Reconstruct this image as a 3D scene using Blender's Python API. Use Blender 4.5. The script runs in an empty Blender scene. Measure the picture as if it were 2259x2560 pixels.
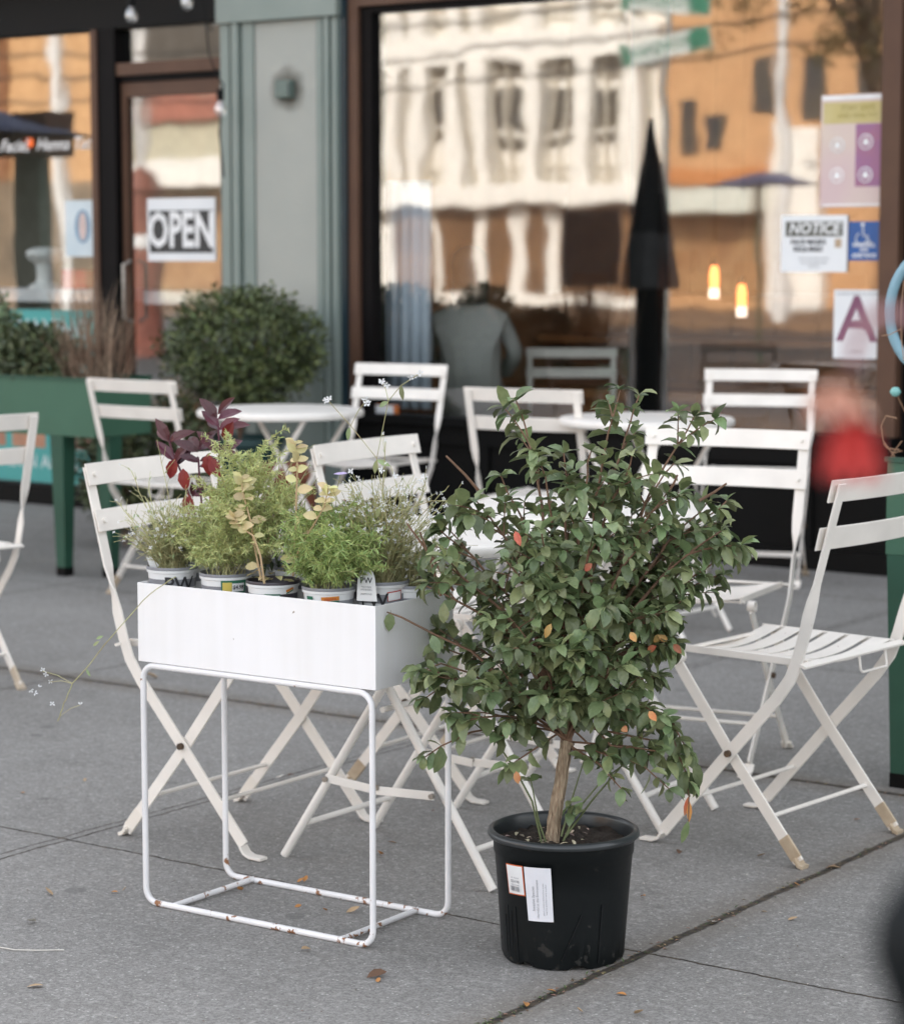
import bpy, math, random
from mathutils import Vector, Matrix, Euler, noise as mnoise
R = math.radians
rnd = random.Random(7)
scene = bpy.context.scene

# ---------------------------------------------------------------- camera
CAM_H = 1.2697
F_PX, CX, CY = 5981.0, 1129.5, 1280.0          # photo pixels (2259 x 2560)
YAW, PITCH = R(35.616), R(6.0906)
cam_d = bpy.data.cameras.new("camera")
cam = bpy.data.objects.new("camera", cam_d)
scene.collection.objects.link(cam)
cam.location = (0, 0, CAM_H)
cam.rotation_euler = (R(90) - PITCH, 0, YAW)
cam_d.sensor_fit = 'HORIZONTAL'
cam_d.sensor_width = 36
cam_d.lens = F_PX / 2259 * 36
cam_d.clip_start = 0.05
cam_d.clip_end = 400
cam_d.dof.use_dof = True
cam_d.dof.focus_distance = 4.22
cam_d.dof.aperture_fstop = cam_d.lens / 16.0
cam_d.dof.aperture_blades = 0
scene.camera = cam
cp, sp, cyw, syw = math.cos(PITCH), math.sin(PITCH), math.cos(YAW), math.sin(YAW)
FW = Vector((-syw * cp, cyw * cp, -sp)); RT = Vector((cyw, syw, 0)); UP = RT.cross(FW)


def ray(u, v):                                    # u, v in 1804-wide units of the photo
    return FW + RT * ((u * 1.2522 - CX) / F_PX) - UP * ((v * 1.2522 - CY) / F_PX)


def gz(u, v, z=0.0):                              # point at height z
    r = ray(u, v); t = (z - CAM_H) / r.z
    return Vector((0, 0, CAM_H)) + r * t


def gy(u, v, Y):                                  # point on the plane y = Y
    r = ray(u, v); t = Y / r.y
    return Vector((0, 0, CAM_H)) + r * t


def gd(u, v, d):                                  # point at depth d
    return Vector((0, 0, CAM_H)) + ray(u, v) * d


# ---------------------------------------------------------------- world, sun, exposure
SUN_EL, SUN_AZ = R(30), R(12)                     # azimuth from +Y towards +X
w = bpy.data.worlds.new("World"); scene.world = w; w.use_nodes = True
nt = w.node_tree; nt.nodes.clear()
sky = nt.nodes.new('ShaderNodeTexSky'); sky.sky_type = 'NISHITA'; sky.sun_disc = False
sky.sun_elevation = SUN_EL; sky.sun_rotation = SUN_AZ; sky.air_density = 1.0; sky.dust_density = 2.5; sky.ozone_density = 0.6
hs = nt.nodes.new('ShaderNodeHueSaturation'); hs.inputs['Saturation'].default_value = 0.26
bg = nt.nodes.new('ShaderNodeBackground'); bg.inputs['Strength'].default_value = 0.15
wo = nt.nodes.new('ShaderNodeOutputWorld')
nt.links.new(sky.outputs[0], hs.inputs['Color']); nt.links.new(hs.outputs[0], bg.inputs[0]); nt.links.new(bg.outputs[0], wo.inputs[0])
sd = bpy.data.lights.new("sun", 'SUN'); sd.energy = 2.2; sd.angle = R(0.5); sd.color = (1.0, 0.92, 0.82)
so = bpy.data.objects.new("sun", sd); scene.collection.objects.link(so)
sdir = Vector((math.sin(SUN_AZ) * math.cos(SUN_EL), math.cos(SUN_AZ) * math.cos(SUN_EL), math.sin(SUN_EL)))
so.rotation_euler = sdir.to_track_quat('Z', 'Y').to_euler()
so.location = (0, 30, 20)
vs = scene.view_settings
scene.display_settings.display_device = 'sRGB'
vs.view_transform = 'Standard'; vs.look = 'None'; vs.gamma = 1; vs.use_curve_mapping = False
vs.exposure = 2.2
scene.cycles.use_denoising = True
scene.cycles.max_bounces = 8; scene.cycles.diffuse_bounces = 4; scene.cycles.glossy_bounces = 4
scene.cycles.transparent_max_bounces = 12
scene.cycles.sample_clamp_indirect = 6
scene.cycles.caustics_reflective = False; scene.cycles.caustics_refractive = False

# ---------------------------------------------------------------- materials
MATS = {}


def mat(name, col, rough=0.6, col2=None, nscale=8, nfac=0.5, bump=0.0, bscale=40, metal=0.0, spec=0.5, island=0.0, hue=0.0, trans=0.0):
    if name in MATS: return MATS[name]
    m = bpy.data.materials.new(name); m.use_nodes = True; n = m.node_tree.nodes; l = m.node_tree.links
    b = n['Principled BSDF']; b.inputs['Roughness'].default_value = rough; b.inputs['Metallic'].default_value = metal
    b.inputs['Specular IOR Level'].default_value = spec
    tc = n.new('ShaderNodeTexCoord'); ns = n.new('ShaderNodeTexNoise'); ns.inputs['Scale'].default_value = nscale; ns.inputs['Detail'].default_value = 6
    l.new(tc.outputs['Object'], ns.inputs['Vector'])
    rp = n.new('ShaderNodeValToRGB'); rp.color_ramp.elements[0].position = 0.5 - nfac * 0.5 + 0.1; rp.color_ramp.elements[1].position = 0.5 + nfac * 0.5 - 0.1
    c2 = col2 or tuple(min(1, c * 0.82) for c in col)
    rp.color_ramp.elements[0].color = (*c2, 1); rp.color_ramp.elements[1].color = (*col, 1)
    l.new(ns.outputs['Fac'], rp.inputs[0]); out = rp.outputs[0]
    if island or hue:
        gm = n.new('ShaderNodeNewGeometry'); h = n.new('ShaderNodeHueSaturation')
        mr = n.new('ShaderNodeMapRange'); mr.inputs['To Min'].default_value = 1 - island; mr.inputs['To Max'].default_value = 1 + island
        l.new(gm.outputs['Random Per Island'], mr.inputs[0]); l.new(mr.outputs[0], h.inputs['Value'])
        mu = n.new('ShaderNodeMath'); mu.operation = 'MULTIPLY'; mu.inputs[1].default_value = 7.31
        fr = n.new('ShaderNodeMath'); fr.operation = 'FRACT'; l.new(gm.outputs['Random Per Island'], mu.inputs[0]); l.new(mu.outputs[0], fr.inputs[0])
        mh = n.new('ShaderNodeMapRange'); mh.inputs['To Min'].default_value = 0.5 - hue; mh.inputs['To Max'].default_value = 0.5 + hue
        l.new(fr.outputs[0], mh.inputs[0]); l.new(mh.outputs[0], h.inputs['Hue'])
        l.new(out, h.inputs['Color']); out = h.outputs[0]
    l.new(out, b.inputs['Base Color'])
    if bump:
        n2 = n.new('ShaderNodeTexNoise'); n2.inputs['Scale'].default_value = bscale; n2.inputs['Detail'].default_value = 5
        l.new(tc.outputs['Object'], n2.inputs['Vector'])
        bp = n.new('ShaderNodeBump'); bp.inputs['Strength'].default_value = bump; bp.inputs['Distance'].default_value = 0.01
        l.new(n2.outputs['Fac'], bp.inputs['Height']); l.new(bp.outputs[0], b.inputs['Normal'])
    if trans:
        tr = n.new('ShaderNodeBsdfTranslucent'); mx = n.new('ShaderNodeMixShader'); mx.inputs[0].default_value = trans
        l.new(out, tr.inputs[0]); l.new(b.outputs[0], mx.inputs[1]); l.new(tr.outputs[0], mx.inputs[2])
        l.new(mx.outputs[0], n['Material Output'].inputs[0])
    MATS[name] = m
    return m


def emis(name, col, st):
    m = bpy.data.materials.new(name); m.use_nodes = True; b = m.node_tree.nodes['Principled BSDF']
    b.inputs['Base Color'].default_value = (*col, 1); b.inputs['Emission Color'].default_value = (*col, 1); b.inputs['Emission Strength'].default_value = st
    return m


def painted(name, col, rust_low, amount, rust=(0.20, 0.075, 0.03), rough=0.42):
    """paint with chips of rust; more of them near the ground where rust_low > 0"""
    m = bpy.data.materials.new(name); m.use_nodes = True; n = m.node_tree.nodes; l = m.node_tree.links; b = n['Principled BSDF']
    b.inputs['Roughness'].default_value = rough
    tc = n.new('ShaderNodeTexCoord'); ns = n.new('ShaderNodeTexNoise'); ns.inputs['Scale'].default_value = 38; ns.inputs['Detail'].default_value = 8; ns.inputs['Roughness'].default_value = 0.65
    oi = n.new('ShaderNodeObjectInfo'); om = n.new('ShaderNodeMath'); om.operation = 'MULTIPLY'; om.inputs[1].default_value = 37.0; l.new(oi.outputs['Random'], om.inputs[0])
    va = n.new('ShaderNodeVectorMath'); va.operation = 'ADD'; l.new(tc.outputs['Object'], va.inputs[0]); l.new(om.outputs[0], va.inputs[1]); l.new(va.outputs[0], ns.inputs['Vector'])
    sx = n.new('ShaderNodeSeparateXYZ'); l.new(tc.outputs['Object'], sx.inputs[0])
    mr = n.new('ShaderNodeMapRange'); mr.inputs['From Min'].default_value = 0.0; mr.inputs['From Max'].default_value = 0.09
    mr.inputs['To Min'].default_value = rust_low; mr.inputs['To Max'].default_value = 0.0; l.new(sx.outputs['Z'], mr.inputs[0])
    ad = n.new('ShaderNodeMath'); ad.operation = 'ADD'; l.new(ns.outputs['Fac'], ad.inputs[0]); l.new(mr.outputs[0], ad.inputs[1])
    rp = n.new('ShaderNodeValToRGB'); rp.color_ramp.elements[0].position = amount; rp.color_ramp.elements[1].position = amount + 0.02
    rp.color_ramp.elements[0].color = (0, 0, 0, 1); rp.color_ramp.elements[1].color = (1, 1, 1, 1); l.new(ad.outputs[0], rp.inputs[0])
    n2 = n.new('ShaderNodeTexNoise'); n2.inputs['Scale'].default_value = 9; n2.inputs['Detail'].default_value = 4; l.new(tc.outputs['Object'], n2.inputs['Vector'])
    r2 = n.new('ShaderNodeValToRGB'); r2.color_ramp.elements[0].position = 0.3; r2.color_ramp.elements[1].position = 0.65
    r2.color_ramp.elements[0].color = (*[c * 0.88 for c in col], 1); r2.color_ramp.elements[1].color = (*col, 1); l.new(n2.outputs['Fac'], r2.inputs[0])
    mx = n.new('ShaderNodeMix'); mx.data_type = 'RGBA'; l.new(rp.outputs[0], mx.inputs[0]); l.new(r2.outputs[0], mx.inputs[6]); mx.inputs[7].default_value = (*rust, 1)
    l.new(mx.outputs[2], b.inputs['Base Color'])
    m2 = n.new('ShaderNodeMapRange'); m2.inputs['To Min'].default_value = rough; m2.inputs['To Max'].default_value = 0.85; l.new(rp.outputs[0], m2.inputs[0]); l.new(m2.outputs[0], b.inputs['Roughness'])
    bp = n.new('ShaderNodeBump'); bp.inputs['Strength'].default_value = 0.25; bp.inputs['Distance'].default_value = 0.002; l.new(ad.outputs[0], bp.inputs['Height']); l.new(bp.outputs[0], b.inputs['Normal'])
    MATS[name] = m
    return m


def glass(name, refl, tint=(1, 1, 1), wav=0.012):
    m = bpy.data.materials.new(name); m.use_nodes = True; n = m.node_tree.nodes; l = m.node_tree.links
    n.remove(n['Principled BSDF'])
    t = n.new('ShaderNodeBsdfTransparent'); t.inputs[0].default_value = (*tint, 1)
    g = n.new('ShaderNodeBsdfGlossy'); g.inputs['Roughness'].default_value = 0.022; g.inputs[0].default_value = (1, 1, 1, 1)
    mx = n.new('ShaderNodeMixShader'); mx.inputs[0].default_value = refl
    tc = n.new('ShaderNodeTexCoord'); ns = n.new('ShaderNodeTexNoise'); ns.inputs['Scale'].default_value = 1.9; ns.inputs['Detail'].default_value = 2.0
    l.new(tc.outputs['Object'], ns.inputs['Vector'])
    bp = n.new('ShaderNodeBump'); bp.inputs['Strength'].default_value = 1.0; bp.inputs['Distance'].default_value = wav
    l.new(ns.outputs['Fac'], bp.inputs['Height']); l.new(bp.outputs[0], g.inputs['Normal'])
    l.new(t.outputs[0], mx.inputs[1]); l.new(g.outputs[0], mx.inputs[2]); l.new(mx.outputs[0], n['Material Output'].inputs[0])
    MATS[name] = m
    return m


chair_white = painted('chair_white', (0.82, 0.765, 0.70), 0.06, 0.705)
stand_white = painted('stand_white', (0.80, 0.78, 0.78), 0.115, 0.672, rust=(0.27, 0.125, 0.06))
table_white = painted('table_white', (0.81, 0.765, 0.71), 0.05, 0.76)
box_white = mat('box_white', (0.83, 0.82, 0.84), 0.38, (0.79, 0.78, 0.80), 3, 0.8, 0.03, 6)
def streaky(name, col, dirt, rough=0.36):
    m = bpy.data.materials.new(name); m.use_nodes = True; n = m.node_tree.nodes; l = m.node_tree.links; b = n['Principled BSDF']; b.inputs['Roughness'].default_value = rough
    tc = n.new('ShaderNodeTexCoord'); mp = n.new('ShaderNodeMapping'); mp.inputs['Scale'].default_value = (38, 38, 2.2); l.new(tc.outputs['Object'], mp.inputs[0])
    a = n.new('ShaderNodeTexNoise'); a.inputs['Scale'].default_value = 1; a.inputs['Detail'].default_value = 4; l.new(mp.outputs[0], a.inputs['Vector'])
    c = n.new('ShaderNodeTexNoise'); c.inputs['Scale'].default_value = 5; c.inputs['Detail'].default_value = 5; l.new(tc.outputs['Object'], c.inputs['Vector'])
    mu = n.new('ShaderNodeMath'); mu.operation = 'MULTIPLY'; l.new(a.outputs['Fac'], mu.inputs[0]); l.new(c.outputs['Fac'], mu.inputs[1])
    r = n.new('ShaderNodeValToRGB'); e = r.color_ramp.elements; e[0].position = 0.16; e[1].position = 0.46; e[0].color = (*col, 1); e[1].color = (*dirt, 1); l.new(mu.outputs[0], r.inputs[0])
    k = n.new('ShaderNodeTexNoise'); k.inputs['Scale'].default_value = 55; k.inputs['Detail'].default_value = 6; l.new(tc.outputs['Object'], k.inputs['Vector'])
    r2_ = n.new('ShaderNodeValToRGB'); r2_.color_ramp.elements[0].position = 0.735; r2_.color_ramp.elements[1].position = 0.75; l.new(k.outputs['Fac'], r2_.inputs[0])
    mx_ = n.new('ShaderNodeMix'); mx_.data_type = 'RGBA'; l.new(r2_.outputs[0], mx_.inputs[0]); l.new(r.outputs[0], mx_.inputs[6]); mx_.inputs[7].default_value = (0.30, 0.25, 0.20, 1); l.new(mx_.outputs[2], b.inputs['Base Color'])
    c2_ = n.new('ShaderNodeTexNoise'); c2_.inputs['Scale'].default_value = 7; l.new(tc.outputs['Object'], c2_.inputs['Vector'])
    bp = n.new('ShaderNodeBump'); bp.inputs['Strength'].default_value = 0.5; bp.inputs['Distance'].default_value = 0.006; l.new(c2_.outputs['Fac'], bp.inputs['Height']); l.new(bp.outputs[0], b.inputs['Normal'])
    return m


box_white = streaky('box_paint', (0.84, 0.825, 0.825), (0.79, 0.77, 0.755))
worn = mat('worn_metal', (0.55, 0.45, 0.33), 0.6, (0.34, 0.25, 0.16), 25, 0.7)
wn_ = worn.node_tree; wb_ = wn_.nodes['Principled BSDF']; src_ = wb_.inputs['Base Color'].links[0].from_socket
oi_ = wn_.nodes.new('ShaderNodeObjectInfo'); rp__ = wn_.nodes.new('ShaderNodeValToRGB'); rp__.color_ramp.elements[0].position = 0.35; rp__.color_ramp.elements[1].position = 0.75
mx__ = wn_.nodes.new('ShaderNodeMix'); mx__.data_type = 'RGBA'; wn_.links.new(oi_.outputs['Random'], rp__.inputs[0]); wn_.links.new(rp__.outputs[0], mx__.inputs[0]); wn_.links.new(src_, mx__.inputs[6]); mx__.inputs[7].default_value = (0.74, 0.68, 0.60, 1); wn_.links.new(mx__.outputs[2], wb_.inputs['Base Color'])
rust_m = mat('rust', (0.13, 0.075, 0.04), 0.8, (0.04, 0.03, 0.02), 90, 0.7)
rivet_m = mat('rivet', (0.45, 0.42, 0.38), 0.4, (0.2, 0.17, 0.14), 50, 0.6, metal=0.6)


# ---------------------------------------------------------------- mesh builder
WM = {}
COL = scene.collection


class MB:
    def __init__(s): s.v = []; s.f = []

    def box(s, x0, x1, y0, y1, z0, z1, M=None):
        b = len(s.v)
        for z in (z0, z1):
            for y in (y0, y1):
                for x in (x0, x1):
                    p = Vector((x, y, z)); s.v.append(M @ p if M else p)
        for q in ((0, 2, 3, 1), (4, 5, 7, 6), (0, 1, 5, 4), (2, 6, 7, 3), (0, 4, 6, 2), (1, 3, 7, 5)): s.f.append(tuple(b + i for i in q))
        return s

    def sweep(s, path, sec, ups=None, close=False, cap=True):
        """sec: list of (a, b); ups: per-point direction of the a axis"""
        n = len(path); k = len(sec); b0 = len(s.v); path = [Vector(p) for p in path]
        for i, p in enumerate(path):
            if close: t = path[(i + 1) % n] - path[i - 1]
            elif i == 0: t = path[1] - p
            elif i == n - 1: t = p - path[i - 1]
            else:
                t = (path[i + 1] - p).normalized() + (p - path[i - 1]).normalized()
            t.normalize()
            if ups is not None: a = Vector(ups[i] if isinstance(ups, list) else ups)
            else:
                if i == 0:
                    a = Vector((0, 0, 1)) if abs(t.z) < 0.9 else Vector((1, 0, 0))
                else: a = s._la
            a = a - t * a.dot(t)
            if a.length < 1e-6: a = t.orthogonal()
            a.normalize(); s._la = a; bb = t.cross(a)
            sc = 1.0
            if i not in (0, n - 1) and not close:
                c = (path[i + 1] - p).normalized().dot(t); sc = 1 / max(0.6, c)
            ss = sec[i] if isinstance(sec[0], list) else sec
            for (x, y) in ss: s.v.append(p + a * x + bb * y)
        k = len(sec[0]) if isinstance(sec[0], list) else len(sec)
        m = n if close else n - 1
        for i in range(m):
            for j in range(k):
                i2 = (i + 1) % n; j2 = (j + 1) % k
                s.f.append((b0 + i * k + j, b0 + i * k + j2, b0 + i2 * k + j2, b0 + i2 * k + j))
        if cap and not close:
            s.f.append(tuple(b0 + j for j in reversed(range(k)))); s.f.append(tuple(b0 + (n - 1) * k + j for j in range(k)))
        return s

    def tube(s, path, r, seg=8, **kw):
        if isinstance(r, (list, tuple)):
            sec = [[(q * math.cos(2 * math.pi * j / seg), q * math.sin(2 * math.pi * j / seg)) for j in range(seg)] for q in r]
        else: sec = [(r * math.cos(2 * math.pi * j / seg), r * math.sin(2 * math.pi * j / seg)) for j in range(seg)]
        return s.sweep(path, sec, **kw)

    def bar(s, path, wd, th, ups, ch=0.001):
        a, b = wd / 2, th / 2
        sec = [(-a + ch, -b), (a - ch, -b), (a, -b + ch), (a, b - ch), (a - ch, b), (-a + ch, b), (-a, b - ch), (-a, -b + ch)]
        return s.sweep(path, sec, ups=ups)

    def lathe(s, prof, c=(0, 0, 0), seg=32, wob=None):
        b0 = len(s.v); n = len(prof); c = Vector(c)
        for i in range(seg):
            a = 2 * math.pi * i / seg
            for (r, z) in prof:
                if wob: r, z = wob(a, r, z)
                s.v.append(c + Vector((r * math.cos(a), r * math.sin(a), z)))
        for i in range(seg):
            i2 = (i + 1) % seg
            for j in range(n - 1): s.f.append((b0 + i * n + j, b0 + i2 * n + j, b0 + i2 * n + j + 1, b0 + i * n + j + 1))
        return s

    def disc(s, c, r, ax, seg=10, th=0.003):
        ax = Vector(ax).normalized(); c = Vector(c)
        return s.tube([c - ax * th / 2, c + ax * th / 2], r, seg)

    def leaf(s, base, d, nrm, L, W, droop=0.6, fold=0.25, pts=(0.0, 0.22, 0.5, 0.78, 1.0), wd=(0, 0.75, 1.0, 0.62, 0)):
        d = Vector(d).normalized(); nrm = Vector(nrm); side = d.cross(nrm)
        if side.length < 1e-4: side = d.orthogonal()
        side.normalize(); nrm = side.cross(d)
        b0 = len(s.v); p = Vector(base); idx = []; prev = 0.0; ang = 0.0
        for i, (t, ww) in enumerate(zip(pts, wd)):
            st = (t - prev) * L; ang = -droop * t
            dd = d * math.cos(ang) + nrm * math.sin(ang)
            p = p + dd * st; prev = t
            n2 = nrm * math.cos(ang) - d * math.sin(ang)
            if ww == 0:
                idx.append((len(s.v),)); s.v.append(p.copy())
            else:
                h = W / 2 * ww
                idx.append((len(s.v), len(s.v) + 1, len(s.v) + 2))
                s.v.append(p - side * h + n2 * h * fold); s.v.append(p.copy()); s.v.append(p + side * h + n2 * h * fold)
        for a, b in zip(idx, idx[1:]):
            if len(a) == 1 and len(b) == 3: s.f += [(a[0], b[1], b[0]), (a[0], b[2], b[1])]
            elif len(a) == 3 and len(b) == 1: s.f += [(a[0], a[1], b[0]), (a[1], a[2], b[0])]
            elif len(a) == 3: s.f += [(a[0], a[1], b[1], b[0]), (a[1], a[2], b[2], b[1])]
        return s

    def add(s, verts, faces):
        b = len(s.v); s.v += [Vector(v) for v in verts]; s.f += [tuple(b + i for i in f) for f in faces]; return s

    def build(s, name, m, parent=None, smooth=None, world=True, loc=None, rz=0, **tags):
        me = bpy.data.meshes.new(name)
        Wp = WM.get(parent.name, Matrix.Identity(4)) if parent else Matrix.Identity(4)
        own = Matrix.Identity(4)
        if parent is None and loc is not None: own = Matrix.Translation(loc) @ Matrix.Rotation(rz, 4, 'Z')
        inv = (Wp @ own).inverted() if world else None
        vv = [(inv @ v if world else v) for v in s.v]
        me.from_pydata([tuple(v) for v in vv], [], s.f); me.validate(); me.update()
        ms = m if isinstance(m, (list, tuple)) else [m]
        for q in ms: me.materials.append(q)
        if smooth is not None:
            try:
                for p in me.polygons: p.use_smooth = True
                me.set_sharp_from_angle(angle=R(smooth))
            except Exception: pass
        o = bpy.data.objects.new(name, me); COL.objects.link(o)
        if parent: o.parent = parent
        elif loc is not None: o.location = loc; o.rotation_euler = (0, 0, rz)
        WM[o.name] = Wp @ own
        for k, v in tags.items(): o[k] = v
        return o


def thing(name, label, cat, loc=(0, 0, 0), rz=0.0, group=None):
    o = bpy.data.objects.new(name, None); COL.objects.link(o); o.location = loc; o.rotation_euler = (0, 0, rz)
    o.empty_display_size = 0.1
    o['label'] = label; o['category'] = cat
    if group: o['group'] = group
    WM[o.name] = Matrix.Translation(loc) @ Matrix.Rotation(rz, 4, 'Z')
    return o


def copy_tree(o, parent=None):
    c = o.copy(); COL.objects.link(c)
    if parent: c.parent = parent
    for ch in [q for q in bpy.data.objects if q.parent == o and q != c]: copy_tree(ch, c)
    return c


def place(o, loc, rz, label):
    o.location = loc; o.rotation_euler = (0, 0, rz); o['label'] = label
    WM[o.name] = Matrix.Translation(loc) @ Matrix.Rotation(rz, 4, 'Z')


def arc(c, r, a0, a1, n, ax1, ax2):
    return [Vector(c) + Vector(ax1) * r * math.cos(a0 + (a1 - a0) * i / n) + Vector(ax2) * r * math.sin(a0 + (a1 - a0) * i / n) for i in range(n + 1)]


def bez(p0, p1, p2, n):
    return [Vector(p0) * (1 - t) ** 2 + Vector(p1) * 2 * t * (1 - t) + Vector(p2) * t * t for t in [i / n for i in range(n + 1)]]


_txt = {}


def text_geo(body, size=1.0, ext=0.0, bold=0.0, shear=0.0, align='CENTER'):
    k = (body, size, bold, shear, align, ext)
    if k in _txt: return _txt[k]
    c = bpy.data.curves.new('t', 'FONT'); c.body = body; c.size = size; c.offset = bold; c.shear = shear; c.extrude = ext
    c.align_x = align; c.align_y = 'CENTER'; c.resolution_u = 2
    o = bpy.data.objects.new('t', c); COL.objects.link(o)
    dg = bpy.context.evaluated_depsgraph_get(); me = o.evaluated_get(dg).to_mesh()
    v = [tuple(q.co) for q in me.vertices]; f = [tuple(p.vertices) for p in me.polygons]
    o.evaluated_get(dg).to_mesh_clear(); bpy.data.objects.remove(o); bpy.data.curves.remove(c)
    _txt[k] = (v, f)
    return v, f


def text_on(mb, body, size, org, ax, up, **kw):
    """writing laid on a plane: ax = reading direction, up = up"""
    v, f = text_geo(body, size, **kw); org = Vector(org); ax = Vector(ax).normalized(); up = Vector(up).normalized(); nn = ax.cross(up)
    mb.add([org + ax * x + up * y + nn * z for x, y, z in v], f)
    return mb


# ================================================================= GROUND
def ground_mat(name, base, light, joints_x, joints_y, rough=0.9):
    m = bpy.data.materials.new(name); m.use_nodes = True; n = m.node_tree.nodes; l = m.node_tree.links; b = n['Principled BSDF']
    b.inputs['Roughness'].default_value = rough; b.inputs['Specular IOR Level'].default_value = 0.35
    tc = n.new('ShaderNodeTexCoord')

    def noise(sc, det=5, ro=0.55):
        q = n.new('ShaderNodeTexNoise'); q.inputs['Scale'].default_value = sc; q.inputs['Detail'].default_value = det; q.inputs['Roughness'].default_value = ro
        l.new(tc.outputs['Object'], q.inputs['Vector']); return q.outputs['Fac']

    def ramp(i, p0, c0, p1, c1):
        q = n.new('ShaderNodeValToRGB'); e = q.color_ramp.elements; e[0].position = p0; e[1].position = p1
        e[0].color = (*c0, 1) if isinstance(c0, tuple) else (c0, c0, c0, 1); e[1].color = (*c1, 1) if isinstance(c1, tuple) else (c1, c1, c1, 1)
        l.new(i, q.inputs[0]); return q.outputs[0]

    def mix(f, a, c):
        q = n.new('ShaderNodeMix'); q.data_type = 'RGBA'
        if hasattr(f, 'links'): l.new(f, q.inputs[0])
        else: q.inputs[0].default_value = f
        for s_, idx in ((a, 6), (c, 7)):
            if isinstance(s_, tuple): q.inputs[idx].default_value = (*s_, 1)
            else: l.new(s_, q.inputs[idx])
        return q.outputs[2]

    def math_(op, a, c=None):
        q = n.new('ShaderNodeMath'); q.operation = op
        for s_, idx in ((a, 0), (c, 1)):
            if s_ is None: continue
            if isinstance(s_, (int, float)): q.inputs[idx].default_value = s_
            else: l.new(s_, q.inputs[idx])
        return q.outputs[0]
    sxx = n.new('ShaderNodeSeparateXYZ'); l.new(tc.outputs['Object'], sxx.inputs[0])
    c = ramp(noise(1.1, 6, 0.6), 0.3, base, 0.7, light)
    fx_ = math_('FLOOR', math_('DIVIDE', math_('SUBTRACT', sxx.outputs['X'], joints_x[0][0]), 1.467)); fy_ = math_('FLOOR', math_('DIVIDE', math_('SUBTRACT', sxx.outputs['Y'], joints_y[0][0]), 1.467))
    cb = n.new('ShaderNodeCombineXYZ'); l.new(fx_, cb.inputs[0]); l.new(fy_, cb.inputs[1]); wn = n.new('ShaderNodeTexWhiteNoise'); l.new(cb.outputs[0], wn.inputs[0])
    c = mix(math_('MULTIPLY', wn.outputs['Value'], 0.16), c, tuple(q * 0.5 for q in base))
    c = mix(ramp(noise(0.9, 3, 0.5), 0.45, 0.0, 0.7, 0.35), c, tuple(q * 0.62 for q in base))
    c = mix(ramp(noise(16, 6, 0.7), 0.42, 0.0, 0.68, 0.55), c, tuple(q * 0.78 for q in base))
    c = mix(ramp(noise(5.5, 5), 0.50, 0.0, 0.72, 0.55), c, tuple(q * 0.72 for q in base))          # soft stains
    c = mix(ramp(noise(120, 5, 0.85), 0.38, 0.0, 0.60, 0.85), c, tuple(q * 0.48 for q in base))
    c = mix(ramp(noise(48, 4, 0.75), 0.52, 0.0, 0.68, 0.55), c, tuple(min(0.6, q * 1.55) for q in base))      # fine grain
    vo = n.new('ShaderNodeTexVoronoi'); vo.inputs['Scale'].default_value = 85; l.new(tc.outputs['Object'], vo.inputs['Vector'])
    sp_ = ramp(vo.outputs['Distance'], 0.16, 1.0, 0.26, 0.0)
    msk = ramp(noise(60, 2), 0.48, 0.0, 0.54, 1.0)
    c = mix(math_('MULTIPLY', math_('MULTIPLY', sp_, msk), 0.75), c, (0.50, 0.49, 0.46))              # pale stone chips
    vo2 = n.new('ShaderNodeTexVoronoi'); vo2.inputs['Scale'].default_value = 130; l.new(tc.outputs['Object'], vo2.inputs['Vector'])
    sp2 = ramp(vo2.outputs['Distance'], 0.12, 1.0, 0.22, 0.0)
    c = mix(math_('MULTIPLY', sp2, 0.6), c, tuple(q * 0.35 for q in base))                          # dark grains
    vo3 = n.new('ShaderNodeTexVoronoi'); vo3.inputs['Scale'].default_value = 3.2; l.new(tc.outputs['Object'], vo3.inputs['Vector'])
    gum = ramp(math_('ADD', vo3.outputs['Distance'], math_('MULTIPLY', noise(20, 3), 0.05)), 0.085, 0.55, 0.1, 0.0)
    c = mix(gum, c, tuple(q * 0.45 for q in base))                                                   # trodden gum
    sx = n.new('ShaderNodeSeparateXYZ'); l.new(tc.outputs['Object'], sx.inputs[0])
    wob = math_('MULTIPLY', math_('SUBTRACT', noise(14, 4, 0.7), 0.5), 0.022)
    tot = None; dirt = None
    for axis, js in (('X', joints_x), ('Y', joints_y)):
        co = math_('ADD', sx.outputs[axis], wob)
        for (pos, wd, drt) in js:
            d = math_('ABSOLUTE', math_('SUBTRACT', co, pos))
            g = ramp(math_('DIVIDE', d, wd * 2), 0.18, 1.0, 0.34, 0.0)
            tot = g if tot is None else math_('MAXIMUM', tot, g)
            if drt:
                g2 = ramp(math_('DIVIDE', d, wd * 9), 0.15, 1.0, 0.6, 0.0)
                dirt = g2 if dirt is None else math_('MAXIMUM', dirt, g2)
    if tot is not None:
        if dirt is not None: c = mix(math_('MULTIPLY', math_('MULTIPLY', dirt, noise(25, 5, 0.7)), 0.75), c, (0.16, 0.13, 0.10))
        c = mix(tot, c, ramp(noise(40, 3), 0.4, (0.035, 0.030, 0.026), 0.7, (0.10, 0.075, 0.05)))
    l.new(c, b.inputs['Base Color'])
    h = math_('MULTIPLY', noise(210, 4, 0.75), 0.0028)
    if tot is not None: h = math_('SUBTRACT', h, math_('MULTIPLY', tot, 0.008))
    bp = n.new('ShaderNodeBump'); bp.inputs['Strength'].default_value = 0.8; bp.inputs['Distance'].default_value = 1.0
    l.new(h, bp.inputs['Height']); l.new(bp.outputs[0], b.inputs['Normal'])
    return m


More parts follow.
